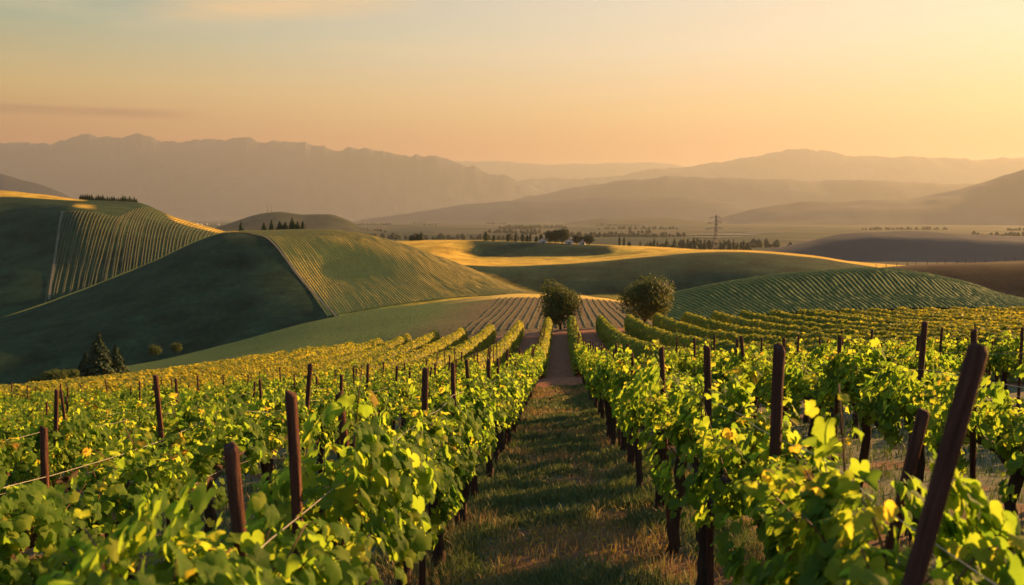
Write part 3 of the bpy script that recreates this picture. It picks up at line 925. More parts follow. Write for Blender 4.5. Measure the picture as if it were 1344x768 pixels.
def vine_parts(seed, length=2.1, top=2.0, dens=1.0):
    """meshes of one vine: trunk, cordon, canes, foliage; stands at the origin, row along Y"""
    rg = np.random.default_rng(seed)
    hc = 1.17 + rg.uniform(-.04, .05)
    tr = MB()
    n = 12
    zt = np.linspace(-0.12, hc, n)
    bx = np.cumsum(rg.standard_normal(n)) * 0.014; by = np.cumsum(rg.standard_normal(n)) * 0.018
    bx -= bx[0]; by -= by[0]
    rr = np.interp(zt, [-.12, 0.05, .4, hc], [.080, .062, .054, .062]) * rg.uniform(.85, 1.15)
    tr.tube(np.stack([bx, by, zt], -1), rr, 9, 0.10, rg)
    co = MB(); ca = co
    hx, hy = bx[-1], by[-1]
    arms = []
    for sgn in (-1, 1):
        m_ = 12
        yy = np.linspace(0, sgn * length * 0.5, m_)
        P = np.stack([hx * np.linspace(1, 0, m_) + np.cumsum(rg.standard_normal(m_)) * .01, hy + yy - hy * np.linspace(0, 1, m_),
                      hc - 0.04 + 0.05 * np.sin(np.linspace(0, 2.2, m_)) + np.cumsum(rg.standard_normal(m_)) * .008], -1)
        co.tube(P, np.linspace(.055, .026, m_), 8, 0.18, rg)
        arms.append(P)
    arm = np.concatenate([arms[0][::-1], arms[1]])
    ncord = sum(len(q) for q in co.T)
    pos, nrm, tip, size, tint = [], [], [], [], []
    ns = int(28 * dens)
    ncl = 7
    clc = (np.arange(ncl) + rg.uniform(.1, .9, ncl)) / ncl
    clh = rg.uniform(.72, 1.22, ncl)
    cls = rg.choice([-1, 1], ncl)
    for k in range(ns):
        ck = k % ncl
        a = arm[int(np.clip(clc[ck] * len(arm) + rg.normal(0, .9), 0, len(arm) - 1))]
        side = cls[ck] if rg.random() < .6 else rg.choice([-1, 1])
        mound = 1.14 - 0.62 * min(1.0, abs(a[1]) / 1.05) ** 2
        L = mound * clh[ck] * rg.uniform(0.75, 1.02) * (top - hc) * (1.08 if rg.random() < .9 else 1.45)
        m_ = 9
        f = np.linspace(0, 1, m_)
        lean = rg.uniform(0.03, 0.30) * side
        droop = rg.uniform(0.0, 0.55)
        along = rg.normal(0, 0.16)
        P = np.stack([a[0] + lean * (f ** 0.8) + side * droop * 0.25 * f ** 3, a[1] + along * f + 0.03 * np.sin(6 * f + k),
                      a[2] + L * (f - droop * 0.42 * f ** 3)], -1)
        ca.tube(P, np.linspace(.0075, .003, m_), 5)
        nl = int(L * 40)
        ff = np.sort(rg.uniform(0.08, 1.0, nl))
        base = np.stack([np.interp(ff, f, P[:, c]) for c in range(3)], -1)
        az = rg.uniform(0, 2 * np.pi, nl)
        out_ = np.stack([np.cos(az) + 0.55 * side, np.sin(az) * 0.9, rg.uniform(-.1, .5, nl)], -1)
        out_ /= np.linalg.norm(out_, axis=1)[:, None]
        pos.append(base + out_ * rg.uniform(.05, .13, (nl, 1)))
        nn = out_ * rg.uniform(.3, 1.0, (nl, 1)) + np.array([0, 0, 1]) * rg.uniform(.25, 1.0, (nl, 1)) + rg.standard_normal((nl, 3)) * .28
        nrm.append(nn)
        tip.append(out_ * 0.8 + np.array([0, 0, -0.85]) + rg.standard_normal((nl, 3)) * .3)
        size.append(rg.uniform(.044, .080, nl) * np.interp(ff, [0, .75, 1], [1.05, 1, .55]))
        tint.append(np.clip(rg.normal(.40, .19, nl) + np.interp(ff, [0, .7, 1], [-.08, .0, .28]), 0, .93) + (rg.random(nl) < .003) * .5)
    # outer shell that closes the curtain of leaves
    nf = int(700 * dens)
    yy = np.clip(rg.normal(0, .40, nf), -1.05, 1.05) * length / 2.1
    hh = rg.beta(1.6, 1.5, nf)
    side = rg.choice([-1, 1], nf)
    mnd = 1.15 - 0.55 * np.minimum(1, np.abs(yy) / 1.05) ** 2
    zz = hc - 0.12 + (top - hc + 0.10) * hh * mnd + 0.10 * vnoise(yy * 2.3, side * 3.0 + hh * 2, seed)
    wd = (0.16 + 0.22 * np.sin(np.pi * np.clip(hh * 0.9 + 0.12, 0, 1))) * (.55 + .5 * mnd) * (1 + 0.35 * vnoise(yy * 1.9 + 7, hh * 3 + side * 5, seed + 3))
    kp_ = vnoise(yy * 2.6 + 3, zz * 3.2 + side * 9, seed + 8) > -.22
    yy, hh, side, zz, wd = yy[kp_], hh[kp_], side[kp_], zz[kp_], wd[kp_]
    nf = len(yy)
    pos.append(np.stack([side * wd * rg.uniform(.75, 1.08, nf), yy, zz], -1))
    nrm.append(np.stack([side * rg.uniform(.5, 1.1, nf), rg.normal(0, .4, nf), rg.uniform(.1, .9, nf)], -1))
    tip.append(np.stack([side * rg.uniform(.2, .7, nf), rg.normal(0, .4, nf), rg.uniform(-1.1, -.3, nf)], -1))
    size.append(rg.uniform(.046, .082, nf))
    tint.append(np.clip(rg.normal(.36, .18, nf), 0, .95))
    pos, nrm, tip = map(np.concatenate, (pos, nrm, tip))
    size, tint = np.concatenate(size), np.concatenate(tint)
    V, T = leaves_mesh_arrays(pos, nrm, tip, size, rg)
    TT = np.concatenate(co.T)
    cordon_me = mesh_np('vine_cordon', np.concatenate(co.V), TT, [M['bark'], M['cane']], None, True, (np.arange(len(TT)) >= ncord).astype(int))
    fo = mesh_np('vine_foliage', V, T, M['vine_leaf'], {'tint': np.repeat(np.clip(tint, 0, 1), len(L2)), 'vein': np.tile(LVEIN, len(pos))})
    return {'trunk': tr.mesh('vine_trunk', M['bark']), 'cordon': cordon_me, 'foliage': fo}


NVAR = 10
VARS = [vine_parts(100 + i, 2.1, 1.78 + 0.05 * (i % 3), [1.0, .8, 1.05, .7, .9, 1.0, .75, .95, .85, 1.0][i]) for i in range(NVAR)]
proto_vines = []
for i, pr in enumerate(VARS):
    r_ = empty('grapevine')
    for nm in ('trunk', 'cordon', 'foliage'):
        link(nm, pr[nm], r_)
    proto_vines.append(r_)
used = set()


def place_vine(i, loc, rz, sc):
    pr = proto_vines[i]
    if i not in used:
        used.add(i); r_ = pr
    else:
        r_ = pr.copy(); C.objects.link(r_)
        for ch in pr.children:
            c = ch.copy(); C.objects.link(c); c.parent = r_
    r_.location = loc; r_.rotation_euler = (0, 0, rz); r_.scale = sc
    return r_


ROWX = [(-1) ** 0 * (1.25 + 2.5 * k) for k in range(26)]
ROWS = sorted([-x for x in ROWX[:20]] + ROWX)             # x of every row
STEP = 2.2
FIELD_END = 104.0


def in_frame(x, y, z, mx=40):
    px, py, d = project(np.array([x, y, z]))
    return d > 0.5 and -mx < px < 1344 + mx and py < 860


cands = []
for x in ROWS:
    y = 1.2 + (hash((round(x * 4),)) % 100) / 100 * STEP
    off = random.Random(int(x * 100)).uniform(0, STEP)
    y = 1.0 + off
    if abs(x) < 2:
        y = 3.3 if x < 0 else 3.75
    while y < (54.0 if abs(x) < 2 else (33.0 if 2 < x < 26 else 43.0)):
        g = float(ground_z(x, y))
        vis = any(in_frame(x, y + dy, g + h) for dy in (-.9, 0, .9) for h in (0.2, 1.1, 2.1))
        gap = (x == 6.25 and (12.6 < y < 15.2 or 17.2 < y < 20.6)) or (x == 8.75 and 14.5 < y < 23.5)
        if not gap:
            cands.append((math.hypot(x, y), x, y, g, vis))
        y += STEP * random.Random(int(x * 100 + y * 7)).uniform(.94, 1.06)
inview = sorted(c for c in cands if c[4])
NIND = 296
ind = inview[:NIND]
indset = {(c[1], c[2]) for c in ind}
ORD = ['nearest', 'second', 'third', 'fourth', 'fifth', 'sixth', 'seventh', 'eighth', 'ninth', 'tenth', 'eleventh', 'twelfth', 'thirteenth',
       'fourteenth', 'fifteenth', 'sixteenth', 'seventeenth', 'eighteenth', 'nineteenth', 'twentieth', 'twenty-first', 'twenty-second', 'twenty-third',
       'twenty-fourth', 'twenty-fifth', 'twenty-sixth', 'twenty-seventh', 'twenty-eighth', 'twenty-ninth', 'thirtieth']
ROWORD = ['first', 'second', 'third', 'fourth', 'fifth', 'sixth', 'seventh', 'eighth', 'ninth', 'tenth', 'eleventh', 'twelfth', 'thirteenth',
          'fourteenth', 'fifteenth', 'sixteenth', 'seventeenth', 'eighteenth', 'nineteenth', 'twentieth']
byrow = {}
for d, x, y, g, vis in sorted(ind, key=lambda c: (c[1], c[2])):
    byrow.setdefault(x, []).append((y, g))
for c in sorted(cands):
    if not c[4] and c[0] < 15 and c[2] > 0.8:
        rnd = random.Random(int(c[1] * 50 + c[2] * 9))
        o = place_vine(rnd.randrange(NVAR), (c[1], c[2], c[3]), rnd.choice([0, math.pi]), (1, 1, rnd.uniform(.95, 1.05)))
        tag(o, 'leafy grapevine of the near rows standing just outside the picture edge', 'grapevine', 'grapevines just outside the picture')
        indset.add((c[1], c[2]))
kv = 0
for x, lst in byrow.items():
    rr_ = ROWORD[int((abs(x) - 1.25) / 2.5 + 0.1)]
    sd = 'left' if x < 0 else 'right'
    for q, (y, g) in enumerate(lst):
        rnd = random.Random(kv * 13 + 5)
        tall = 1.0 if abs(x) > 2 or y > 9 else (1.07 if y < 6 else 1.02)
        o = place_vine(kv % NVAR, (x + rnd.uniform(-.05, .05), y, g), rnd.choice([0, math.pi]) + rnd.uniform(-.05, .05),
                       (rnd.uniform(.92, 1.12), rnd.uniform(.98, 1.08), tall * rnd.uniform(.95, 1.06)))
        look = 'leafy dark-trunked grapevine' if abs(x) < 5 else 'bushy yellow green grapevine'
        tag(o, f'{look}, {ORD[q]} from camera in {rr_} row {sd} of the lane', 'grapevine', 'grapevines trained in rows beside the lane')
        kv += 1

# the vines beyond, too many to count: leaf clumps along every row
def far_rows(cs, seed, per=150, size=(.09, .17)):
    rg = np.random.default_rng(seed)
    cs = np.array(cs)
    n = len(cs) * per
    idx = np.repeat(np.arange(len(cs)), per)
    x0, y0 = cs[idx, 0], cs[idx, 1]
    yy = y0 + rg.uniform(-STEP * .53, STEP * .53, n)
    a = rg.uniform(-0.35, np.pi + 0.35, n)
    bulge = 1 + 0.11 * vnoise(yy * 0.9, x0 * 3.7, 4) + 0.09 * vnoise(yy * 2.3, x0 * 1.7, 6)
    rr_ = np.sqrt(rg.uniform(.55, 1.1, n)) * bulge
    xx = x0 + np.cos(a) * 0.40 * rr_
    zz = ground_z(x0, yy) + 1.36 + np.sin(a) * 0.46 * rr_ + (rg.random(n) < .06) * rg.uniform(0, .3, n)
    pos = np.stack([xx, yy, zz], -1)
    nrm = np.stack([np.cos(a), rg.normal(0, .5, n), np.sin(a) + .35], -1) + rg.standard_normal((n, 3)) * .35
    tip = np.stack([np.cos(a) * .5, rg.normal(0, .5, n), -np.ones(n)], -1)
    sz = rg.uniform(*size, n)
    k6 = np.array([[0, 1.0], [.62, .45], [.80, -.25], [0, -.62], [-.80, -.25], [-.62, .45]])
    tm = np.concatenate([[[0, 0]], k6])
    tr_ = np.array([[0, i + 1, (i + 1) % 6 + 1] for i in range(6)])
    V, T = leaves_mesh_arrays(pos, nrm, tip, sz, rg, tm, tr_)
    tint = np.clip(rg.normal(.34, .19, n) + .2 * np.clip((np.abs(x0) - 4) / 18, 0, 1) + 0.18 * vnoise(x0 * .3, yy * .08, 8), 0, 1)
    return V, T, np.repeat(tint, 7)


rest = [(c[1], c[2]) for c in cands if (c[1], c[2]) not in indset and (c[4] or abs(c[1]) < 0.62 * c[2] + 9)]
fr_near = rest
def hedge_rows(seed):
    """the far block: full hedges of vines reaching the ground, fanning out a little towards the viewer"""
    rg = np.random.default_rng(seed)
    XX, YY, K, YS = [], [], [], []
    for sd, nk, spl, cap in ((1, 22, .80, 7.0), (-1, 21, .55, 4.5)):
        for k in range(nk):
            step = 2.95 if k < 9 else 2.78
            xc = 1.25 + step * k
            y0_ = 55.0 if k == 0 else (34.8 if sd > 0 and k < 10 else 44.6) + .6 * math.sin(k * 2.1)
            n = int((FIELD_END - y0_) * (620 if k < 7 else (330 if k < 12 else 180)))
            yy = rg.uniform(y0_, FIELD_END, n)
            YS.append(np.full(n, y0_))
            u = (FIELD_END - yy) / 58
            XX.append(sd * (xc + min(spl * k, cap) * u * u)); YY.append(yy); K.append(np.full(n, sd * (k + 1)))
    x0, yy, kk, ys_ = map(np.concatenate, (XX, YY, K, YS))
    n = len(x0)
    a = rg.uniform(-0.25, np.pi + 0.25, n)
    bulge = 1 + 0.08 * vnoise(yy * 0.8, kk * 3.7, 4) + 0.07 * vnoise(yy * 2.1, kk * 1.7 + np.cos(a), 6)
    ends = np.clip(np.minimum(yy - ys_ + .1, FIELD_END + .3 - yy) / 1.0, .25, 1) ** .5
    rr_ = np.sqrt(rg.uniform(.62, 1.06, n)) * bulge * ends
    xx = x0 + np.cos(a) * 0.46 * rr_
    zz = ground_z(xx, yy) + .80 + np.where(np.sin(a) > 0, np.sin(a) * .98, np.sin(a) * .75) * rr_
    low = rg.random(n) < .30                                  # fill of the flanks down to the ground
    zz = np.where(low, ground_z(xx, yy) + rg.uniform(.15, 1.1, n), zz)
    xx = np.where(low, x0 + np.sign(np.cos(a)) * rg.uniform(.33, .46, n) * bulge, xx)
    pos = np.stack([xx, yy, zz], -1)
    nrm = np.stack([np.cos(a) * 1.1, rg.normal(0, .45, n), np.sin(a) + .25], -1) + rg.standard_normal((n, 3)) * .3
    tip = np.stack([np.cos(a) * .5, rg.normal(0, .5, n), -np.ones(n)], -1)
    k6 = np.array([[0, 1.0], [.62, .45], [.80, -.25], [0, -.62], [-.80, -.25], [-.62, .45]])
    tm = np.concatenate([[[0, 0]], k6]); tr_ = np.array([[0, q + 1, (q + 1) % 6 + 1] for q in range(6)])
    V, T = leaves_mesh_arrays(pos, nrm, tip, np.where(np.abs(kk) < 8, rg.uniform(.075, .125, n), rg.uniform(.10, .17, n)), rg, tm, tr_)
    mean = np.where(kk > 0, .12 + .018 * np.abs(kk), .22 + .022 * np.abs(kk))
    tint = np.clip(rg.normal(0, .17, n) + mean + .12 * vnoise(x0 * .3, yy * .08, 8), 0, 1)
    return V, T, np.repeat(tint, 7)


A = far_rows(fr_near, 5, 230, (.07, .13)) if fr_near else None
B_ = hedge_rows(6)
if A is None:
    V, T, tn = B_
else:
    V = np.concatenate([A[0], B_[0]]); T = np.concatenate([A[1], B_[1] + len(A[0])]); tn = np.concatenate([A[2], B_[2]])
fv = link('distant_grapevines', mesh_np('distant_grapevines', V, T, M['far_leaf'], {'tint': tn}))
tag(fv, 'endless carpet of distant yellow green grapevines running to the field edge', 'grapevines', kind='stuff')
# their stems (trunks of the distant vines)
mb = MB()
for x, y in rest:
    if abs(x) < 9 or y < 30:
        g = float(ground_z(x, y))
        mb.tube([(x, y, g - .05), (x + .02, y, g + .5), (x, y + .03, g + 1.25)], [.06, .052, .05], 5)
st = link('trunks', mb.mesh('trunks', M['bark'], True), fv)
st['kind'] = 'stuff'

# ------------------------------------------------------------------ posts
def post_mesh(seed):
    rg = np.random.default_rng(seed)
    mb = MB()
    z = np.array([-.35, 0.0, .5, 1.0, 1.5, 2.1, 2.33, 2.345])
    r_ = 0.028 * rg.uniform(.9, 1.12)
    rr_ = np.array([1, 1.02, .99, 1.0, .98, .99, 1.0, .86]) * r_
    bend = np.cumsum(rg.standard_normal(8)) * .004
    mb.tube(np.stack([bend, bend[::-1] * .6, z], -1), rr_, 14, 0.08, rg)
    me_ = mb.mesh('trellis_post', M['post'])
    ta, tb = rg.uniform(-.5, .5, 2)
    for v in me_.vertices:                    # sawn off at a slant
        if v.co.z > 2.2:
            v.co.z += ta * v.co.x + tb * v.co.y
    return me_


PM = [post_mesh(i) for i in range(6)]
MANUAL = {-1.25: [4.2, 4.8, 6.6, 8.8, 12.1, 14.5], 1.25: [4.65, 5.9, 8.0, 11.1, 14.9], -3.75: [7.0, 9.4, 13.8], 3.75: [6.4, 9.0, 10.7, 13.6]}
LEAN = {(-1.25, 4.2): (-.10, -.05, .91), (-1.25, 4.8): (-.03, 0, 1.0), (-1.25, 6.6): (-.11, 0.02, .94), (-1.25, 8.8): (.02, 0, .94), (-1.25, 12.1): (-.03, 0, .92), (1.25, 5.9): (.02, 0, 1.0), (1.25, 8.0): (-.03, 0, .96), (1.25, 4.65): (.22, .0, .90), (0.6, 2.85): (.235, -.02, 1.10), (-3.75, 13.8): (.10, 0, 1.0), (-3.75, 9.4): (-.06, 0, 1)}
posts = []
for x in ROWS:
    man = MANUAL.get(x, [])
    rnd = random.Random(int(x * 31) + 3)
    lst = list(man)
    y = (man[-1] if man else rnd.uniform(1.5, 4.0)) + (2.6 if man else 0)
    lim = 92 if abs(x) < 2 else (34 if 2 < x < 26 else (62 if abs(x) < 7 else 46))
    while y < lim:
        lst.append(y)
        y += rnd.uniform(2.3, 3.1) * (1.0 if abs(x) < 4 else 1.7)
    for y in lst:
        g = float(ground_z(x, y))
        if in_frame(x, y, g + 2.0, 6):
            posts.append((math.hypot(x, y), x, y, g))
posts.append((math.hypot(.6, 2.85), 0.6, 2.85, float(ground_z(.6, 2.85))))
posts = sorted(posts)[:296]
pbyrow = {}
for d, x, y, g in posts:
    pbyrow.setdefault(1.25 if x == .6 else x, []).append((y, g))
kp = 0
for x, lst in sorted(pbyrow.items()):
    rr_ = ROWORD[int((abs(x) - 1.25) / 2.5 + 0.1)]
    sd = 'left' if x < 0 else 'right'
    for q, (y, g) in enumerate(sorted(lst)):
        rnd = random.Random(kp * 7 + 1)
        xr = x
        x = .6 if (x == 1.25 and y == 2.85) else xr
        lx, ly, hs = LEAN.get((x, y), (rnd.gauss(0, .055), rnd.gauss(0, .045), rnd.uniform(.88, 1.0)))
        o = link('trellis_post', PM[kp % 6], None, (x, y, g))
        o.rotation_euler = (ly, lx, rnd.uniform(0, 6.28) if (x, y) not in LEAN else 0)
        if (x, y) not in LEAN:
            o.rotation_euler = (ly, lx, 0)
        o.scale = (1.05, 1.05, hs) if x == .6 else (1, 1, hs)
        x = xr
        nm = ORD[q] if q < len(ORD) else f'{q + 1}th'
        look = 'leaning' if abs(lx) > .09 else 'reddish'
        tag(o, f'{look} round wooden post, {nm} from the camera in the {rr_} row {sd} of the lane', 'post', 'wooden trellis posts in the vine rows')
        kp += 1

# trellis wires of the nearest rows
for x in (-8.75, -6.25, -3.75, -1.25, 1.25, 3.75, 6.25):
    for hgt, nm in ((1.80, 'upper'), (1.20, 'lower')):
        mb = MB()
        yy = np.arange(1.0, 40, 0.5)
        sag = -0.035 * np.abs(np.sin(yy * np.pi / 5.4)) ** 2
        mb.tube(np.stack([np.full_like(yy, x + .05), yy, ground_z(x, yy) + hgt + sag], -1), 0.0024, 5)
        o = link('trellis_wire', mb.mesh('trellis_wire', M['wire']))
        tag(o, f'thin grey {nm} wire strung along the {ROWORD[int((abs(x) - 1.25) / 2.5 + .1)]} vine row {"left" if x < 0 else "right"} of the lane', 'wire', 'trellis wires along the near rows')

# ------------------------------------------------------------------ grass in the lane and under the rows
def grass_mesh(name, n, xr, yr, seed, hgt=(.05, .16)):
    rg = np.random.default_rng(seed)
    u = rg.random(n * 3)
    yy = yr[0] * (yr[1] / yr[0]) ** u
    xx = rg.uniform(xr[0], xr[1], n * 3)
    clump = 0.5 + 0.5 * fbm(xx * 1.5, yy * 1.5, 13, 3)
    keep = rg.random(n * 3) < np.clip(0.10 + 1.1 * (clump - .25), 0.05, 1) * (1 - .82 * dry_sun_patch(xx, yy))
    px, py, d = project(np.stack([xx, yy, ground_z(xx, yy)], -1))
    keep &= (d > 1) & (px > -60) & (px < 1400) & (py < 820)
    xx, yy, clump = xx[keep][:n], yy[keep][:n], clump[keep][:n]
    n = len(xx)
    zz = ground_z(xx, yy)
    h = rg.uniform(*hgt, n) * (0.55 + 0.9 * clump) * np.where(np.abs(np.abs(xx) - 1.25) < .35, 1.35, 1.0)
    wd = rg.uniform(.004, .009, n) * np.clip(yy / 9, 1, 3.5)
    a = rg.uniform(0, 2 * np.pi, n)
    lean = rg.uniform(.1, .75, n) * h
    b = rg.uniform(0, 2 * np.pi, n)
    P0 = np.stack([xx, yy, zz - .01], -1)
    wv = np.stack([np.cos(a), np.sin(a), 0 * a], -1) * wd[:, None]
    mid = P0 + np.stack([np.cos(b) * lean * .35, np.sin(b) * lean * .35, h * .62], -1)
    top = P0 + np.stack([np.cos(b) * lean, np.sin(b) * lean, h], -1)
    V = np.stack([P0 - wv, P0 + wv, mid - wv * .7, mid + wv * .7, top], 1).reshape(-1, 3)
    i = np.arange(n)[:, None] * 5
    T = np.concatenate([i + [[0, 1, 3]], i + [[0, 3, 2]], i + [[2, 3, 4]]])
    dryp = dry_sun_patch(xx, yy)
    tint = np.clip(rg.normal(.36, .18, n) + .55 * dryp, 0, 1)
    return mesh_np(name, V, T, M['grass_blade'], {'tint': np.repeat(tint, 5)})
g1 = link('grass', grass_mesh('grass', 120000, (-2.2, 2.2), (4.0, 48), 1))
tag(g1, kind='stuff')
g2 = link('grass', grass_mesh('grass', 60000, (-14, 14), (3.0, 26), 2, (.06, .18)))
tag(g2, kind='stuff')
# fallen leaves and dry litter in the lane
rg = np.random.default_rng(77)
n = 1700
yy = 4.5 * (40 / 4.5) ** rg.random(n); xx = rg.uniform(-1.4, 1.4, n)
k_ = dry_sun_patch(xx, yy) + rg.normal(0, .3, n) > .5
xx, yy = xx[k_], yy[k_]; n = len(xx)
V, T = leaves_mesh_arrays(np.stack([xx, yy, ground_z(xx, yy) + rg.uniform(.015, .07, n)], -1), np.stack([rg.normal(0, .3, n), rg.normal(0, .3, n), np.ones(n)], -1),
                          rg.standard_normal((n, 3)), rg.uniform(.02, .042, n), rg)
tag(link('fallen_leaves', mesh_np('fallen_leaves', V, T, M['vine_leaf'], {'tint': np.repeat(rg.uniform(.93, 1, n), len(L2))})), kind='stuff')

# ------------------------------------------------------------------ trees
K4 = np.array([[0, 1.0], [.55, .1], [0, -.9], [-.55, .1]])
KT = np.concatenate([[[0, 0]], K4])
KTT = np.array([[0, i + 1, (i + 1) % 4 + 1] for i in range(4)])


def crown_mesh(name, seed, blobs, n, size, m, inner=0.55, tmean=.45):
    """leaves through the volume of several overlapping lobes (centre, radii)"""
    rg = np.random.default_rng(seed)
    vol = np.array([b[1][0] * b[1][1] * b[1][2] for b in blobs]) ** .7
    pick = rg.choice(len(blobs), n, p=vol / vol.sum())
    cen = np.array([b[0] for b in blobs], float)[pick]; rad_ = np.array([b[1] for b in blobs], float)[pick]
    dr = rg.standard_normal((n, 3)); dr /= np.linalg.norm(dr, axis=1)[:, None]
    # twig clusters
    ncl = max(12, n // 26)
    cl = rg.standard_normal((ncl, 3)); cl /= np.linalg.norm(cl, axis=1)[:, None]
    ci = rg.integers(0, ncl, n)
    dr = dr * .38 + cl[ci]; dr /= np.linalg.norm(dr, axis=1)[:, None]
    rr_ = (inner + (1.08 - inner) * rg.random(n) ** .6) * (0.86 + 0.28 * rg.random(ncl)[ci])
    pos = cen + dr * rad_ * rr_[:, None]
    nrm = dr + rg.standard_normal((n, 3)) * .6 + np.array([0, 0, .3])
    tip = rg.standard_normal((n, 3)) + np.array([0, 0, -.4])
    V, T = leaves_mesh_arrays(pos, nrm, tip, rg.uniform(.6, 1.3, n) * size, rg, KT, KTT)
    tint = np.clip(rg.normal(tmean, .2, n) + (rg.random(ncl)[ci] - .5) * .3, 0, 1)
    return mesh_np(name, V, T, m, {'tint': np.repeat(tint, 5)}, smooth=False)


def limbs(mb, base_h, crown_pts, r0, rg):
    mb.tube([(0, 0, -.3), (.03 * r0, 0, base_h * .5), (0, .2 * r0, base_h)], [r0 * 1.25, r0, r0 * .85], 8, .08, rg)
    for p in crown_pts:
        p = np.array(p, float)
        b = np.array([0, 0, base_h * rg.uniform(.75, 1.0)])
        mid = b * .5 + p * .5 + rg.standard_normal(3) * .08 * np.linalg.norm(p - b)
        mb.tube([b, mid, p], [r0 * .6, r0 * .4, r0 * .12], 6, .06, rg)


def round_tree(loc, rx, h, trunk_h, seed, label, group=None, leafm='tree_leaf', n=5200, size=.10, r0=.13, name='tree', tmean=.45):
    rg = np.random.default_rng(seed)
    root = empty(name, loc)
    ch = h - trunk_h
    blobs = [((0, 0, trunk_h + ch * .44), (rx * .80, rx * .80, ch * .44))]
    for k in range(9):
        a = rg.uniform(0, 6.28); e = rg.uniform(-.5, .9)
        c_ = (math.cos(a) * math.cos(e) * rx * .56, math.sin(a) * math.cos(e) * rx * .56, trunk_h + ch * (.45 + .36 * math.sin(e)))
        q = rg.uniform(.28, .56)
        blobs.append((c_, (rx * q, rx * q, ch * q * .62)))
    link('crown', crown_mesh('crown', seed, blobs, n, size, M[leafm], .35, tmean), root)
    mb = MB()
    limbs(mb, trunk_h, [b[0] for b in blobs[1:7]], r0, rg)
    link('trunk', mb.mesh('trunk', M['bark']), root)
    if label:
        tag(root, label, 'tree', group)
    return root


def cone_tree(loc, r0, h, seed, label, group=None, n=900, size=.35, name='conifer_tree', slim=False, low=.06):
    """conifer or cypress: whorls of leaf clumps thinning to the top"""
    rg = np.random.default_rng(seed)
    root = empty(name, loc)
    f = rg.beta(1.0, 1.5, n) if not slim else rg.random(n)
    lvl = np.round(f * 14) / 14 if not slim else f
    f = np.clip(f * .35 + lvl * .65, 0, 1)
    prof = (1 - f) ** .85 if not slim else np.clip(np.sin(np.pi * np.clip(f * .82 + .16, 0, 1)) ** .7, .05, 1)
    a = rg.uniform(0, 6.28, n)
    lob = 1 + .25 * np.sin(5 * a + seed + lvl * 23)
    rr_ = prof * r0 * np.sqrt(rg.uniform(.15, 1, n)) * lob
    pos = np.stack([np.cos(a) * rr_, np.sin(a) * rr_, h * (low + (1 - low) * f) - .25 * rr_], -1)
    nrm = np.stack([np.cos(a), np.sin(a), .6 + 0 * a], -1) + rg.standard_normal((n, 3)) * .5
    tip = np.stack([np.cos(a), np.sin(a), -.5 + 0 * a], -1) + rg.standard_normal((n, 3)) * .3
    V, T = leaves_mesh_arrays(pos, nrm, tip, rg.uniform(.7, 1.3, n) * size, rg, KT, KTT)
    link('crown', mesh_np('crown', V, T, M['dark_needle'], {'tint': np.repeat(rg.random(n), 5)}, smooth=False), root)
    mb = MB()
    mb.tube([(0, 0, -.5), (0, 0, h * .5), (0, 0, h * .97)], [r0 * .12, r0 * .08, r0 * .02], 6)
    link('trunk', mb.mesh('trunk', M['bark']), root)
    if label:
        tag(root, label, 'tree', group)
    return root


def copy_tree(root, loc, sc, rz, label, cat='tree', group=None):
    r_ = root.copy(); C.objects.link(r_)
    for ch in root.children:
        c = ch.copy(); C.objects.link(c); c.parent = r_
    r_.location = loc; r_.scale = sc; r_.rotation_euler = (0, 0, rz)
    tag(r_, label, cat, group)
    return r_


def at(px, py, d):
    a, b = ray(px, py)
    return (float(a) * d, d, EYE + float(b) * d)


# two round trees at the end of the lane
x_, y_, z_ = at(735, 432, 112)
round_tree((x_, y_, z_ - .2), 2.8, 5.5, .55, 5, 'round bushy tree closing the far end of the grass lane', 'round trees behind the vine rows', size=.15, n=6800, tmean=.6)
x_, y_, z_ = at(846, 425, 118)
round_tree((x_, y_, z_), 3.7, 5.4, .4, 9, 'broad round bush-like tree right of the lane end, below the dark hillside', 'round trees behind the vine rows', size=.16, n=9000, tmean=.6)
# conifers and bushes beyond the left edge of the field
vz = VZ + 0.3
def vfloor(px, d, h=None):
    a, _ = ray(px, 470)
    return (float(a) * d, d, VZ)
x_, y_, z_ = at(131, 500, 175)
cone_tree((x_, y_, z_), 3.3, 8.8, 3, 'tall dark conifer at the lower left edge of the vineyard', 'dark conifers at the field edge', 3200, .34)
x_, y_, z_ = at(153, 500, 178)
cone_tree((x_, y_, z_), 2.7, 6.6, 4, 'shorter dark conifer touching the right side of the tall one', 'dark conifers at the field edge', 2400, .32)
x_, y_, z_ = at(113, 500, 176)
cone_tree((x_, y_, z_), 2.3, 5.2, 6, 'smallest dark conifer on the left flank of the tall one', 'dark conifers at the field edge', 1800, .32)
for i, (px, py, d, rx, h, lab) in enumerate([(205, 468, 238, 2.0, 3.3, 'small round bush on the green field edge beside the dark hill'), (231, 463, 242, 1.5, 2.5, 'smaller green bush just right of the round bush on the field edge'),
                                            (70, 502, 160, 2.4, 2.2, 'low scrubby bush left of the dark conifers'), (92, 500, 165, 2.0, 2.2, 'low bush between scrub and the dark conifers'), (48, 506, 158, 1.7, 1.5, 'lowest scrub bush at the far left field edge')]):
    b_ = round_tree(at(px, py, d), rx, h, .35, 30 + i, lab, 'bushes along the field edge', size=.16, n=1500, r0=.06, name='bush', tmean=.4)
    b_['category'] = 'bush'

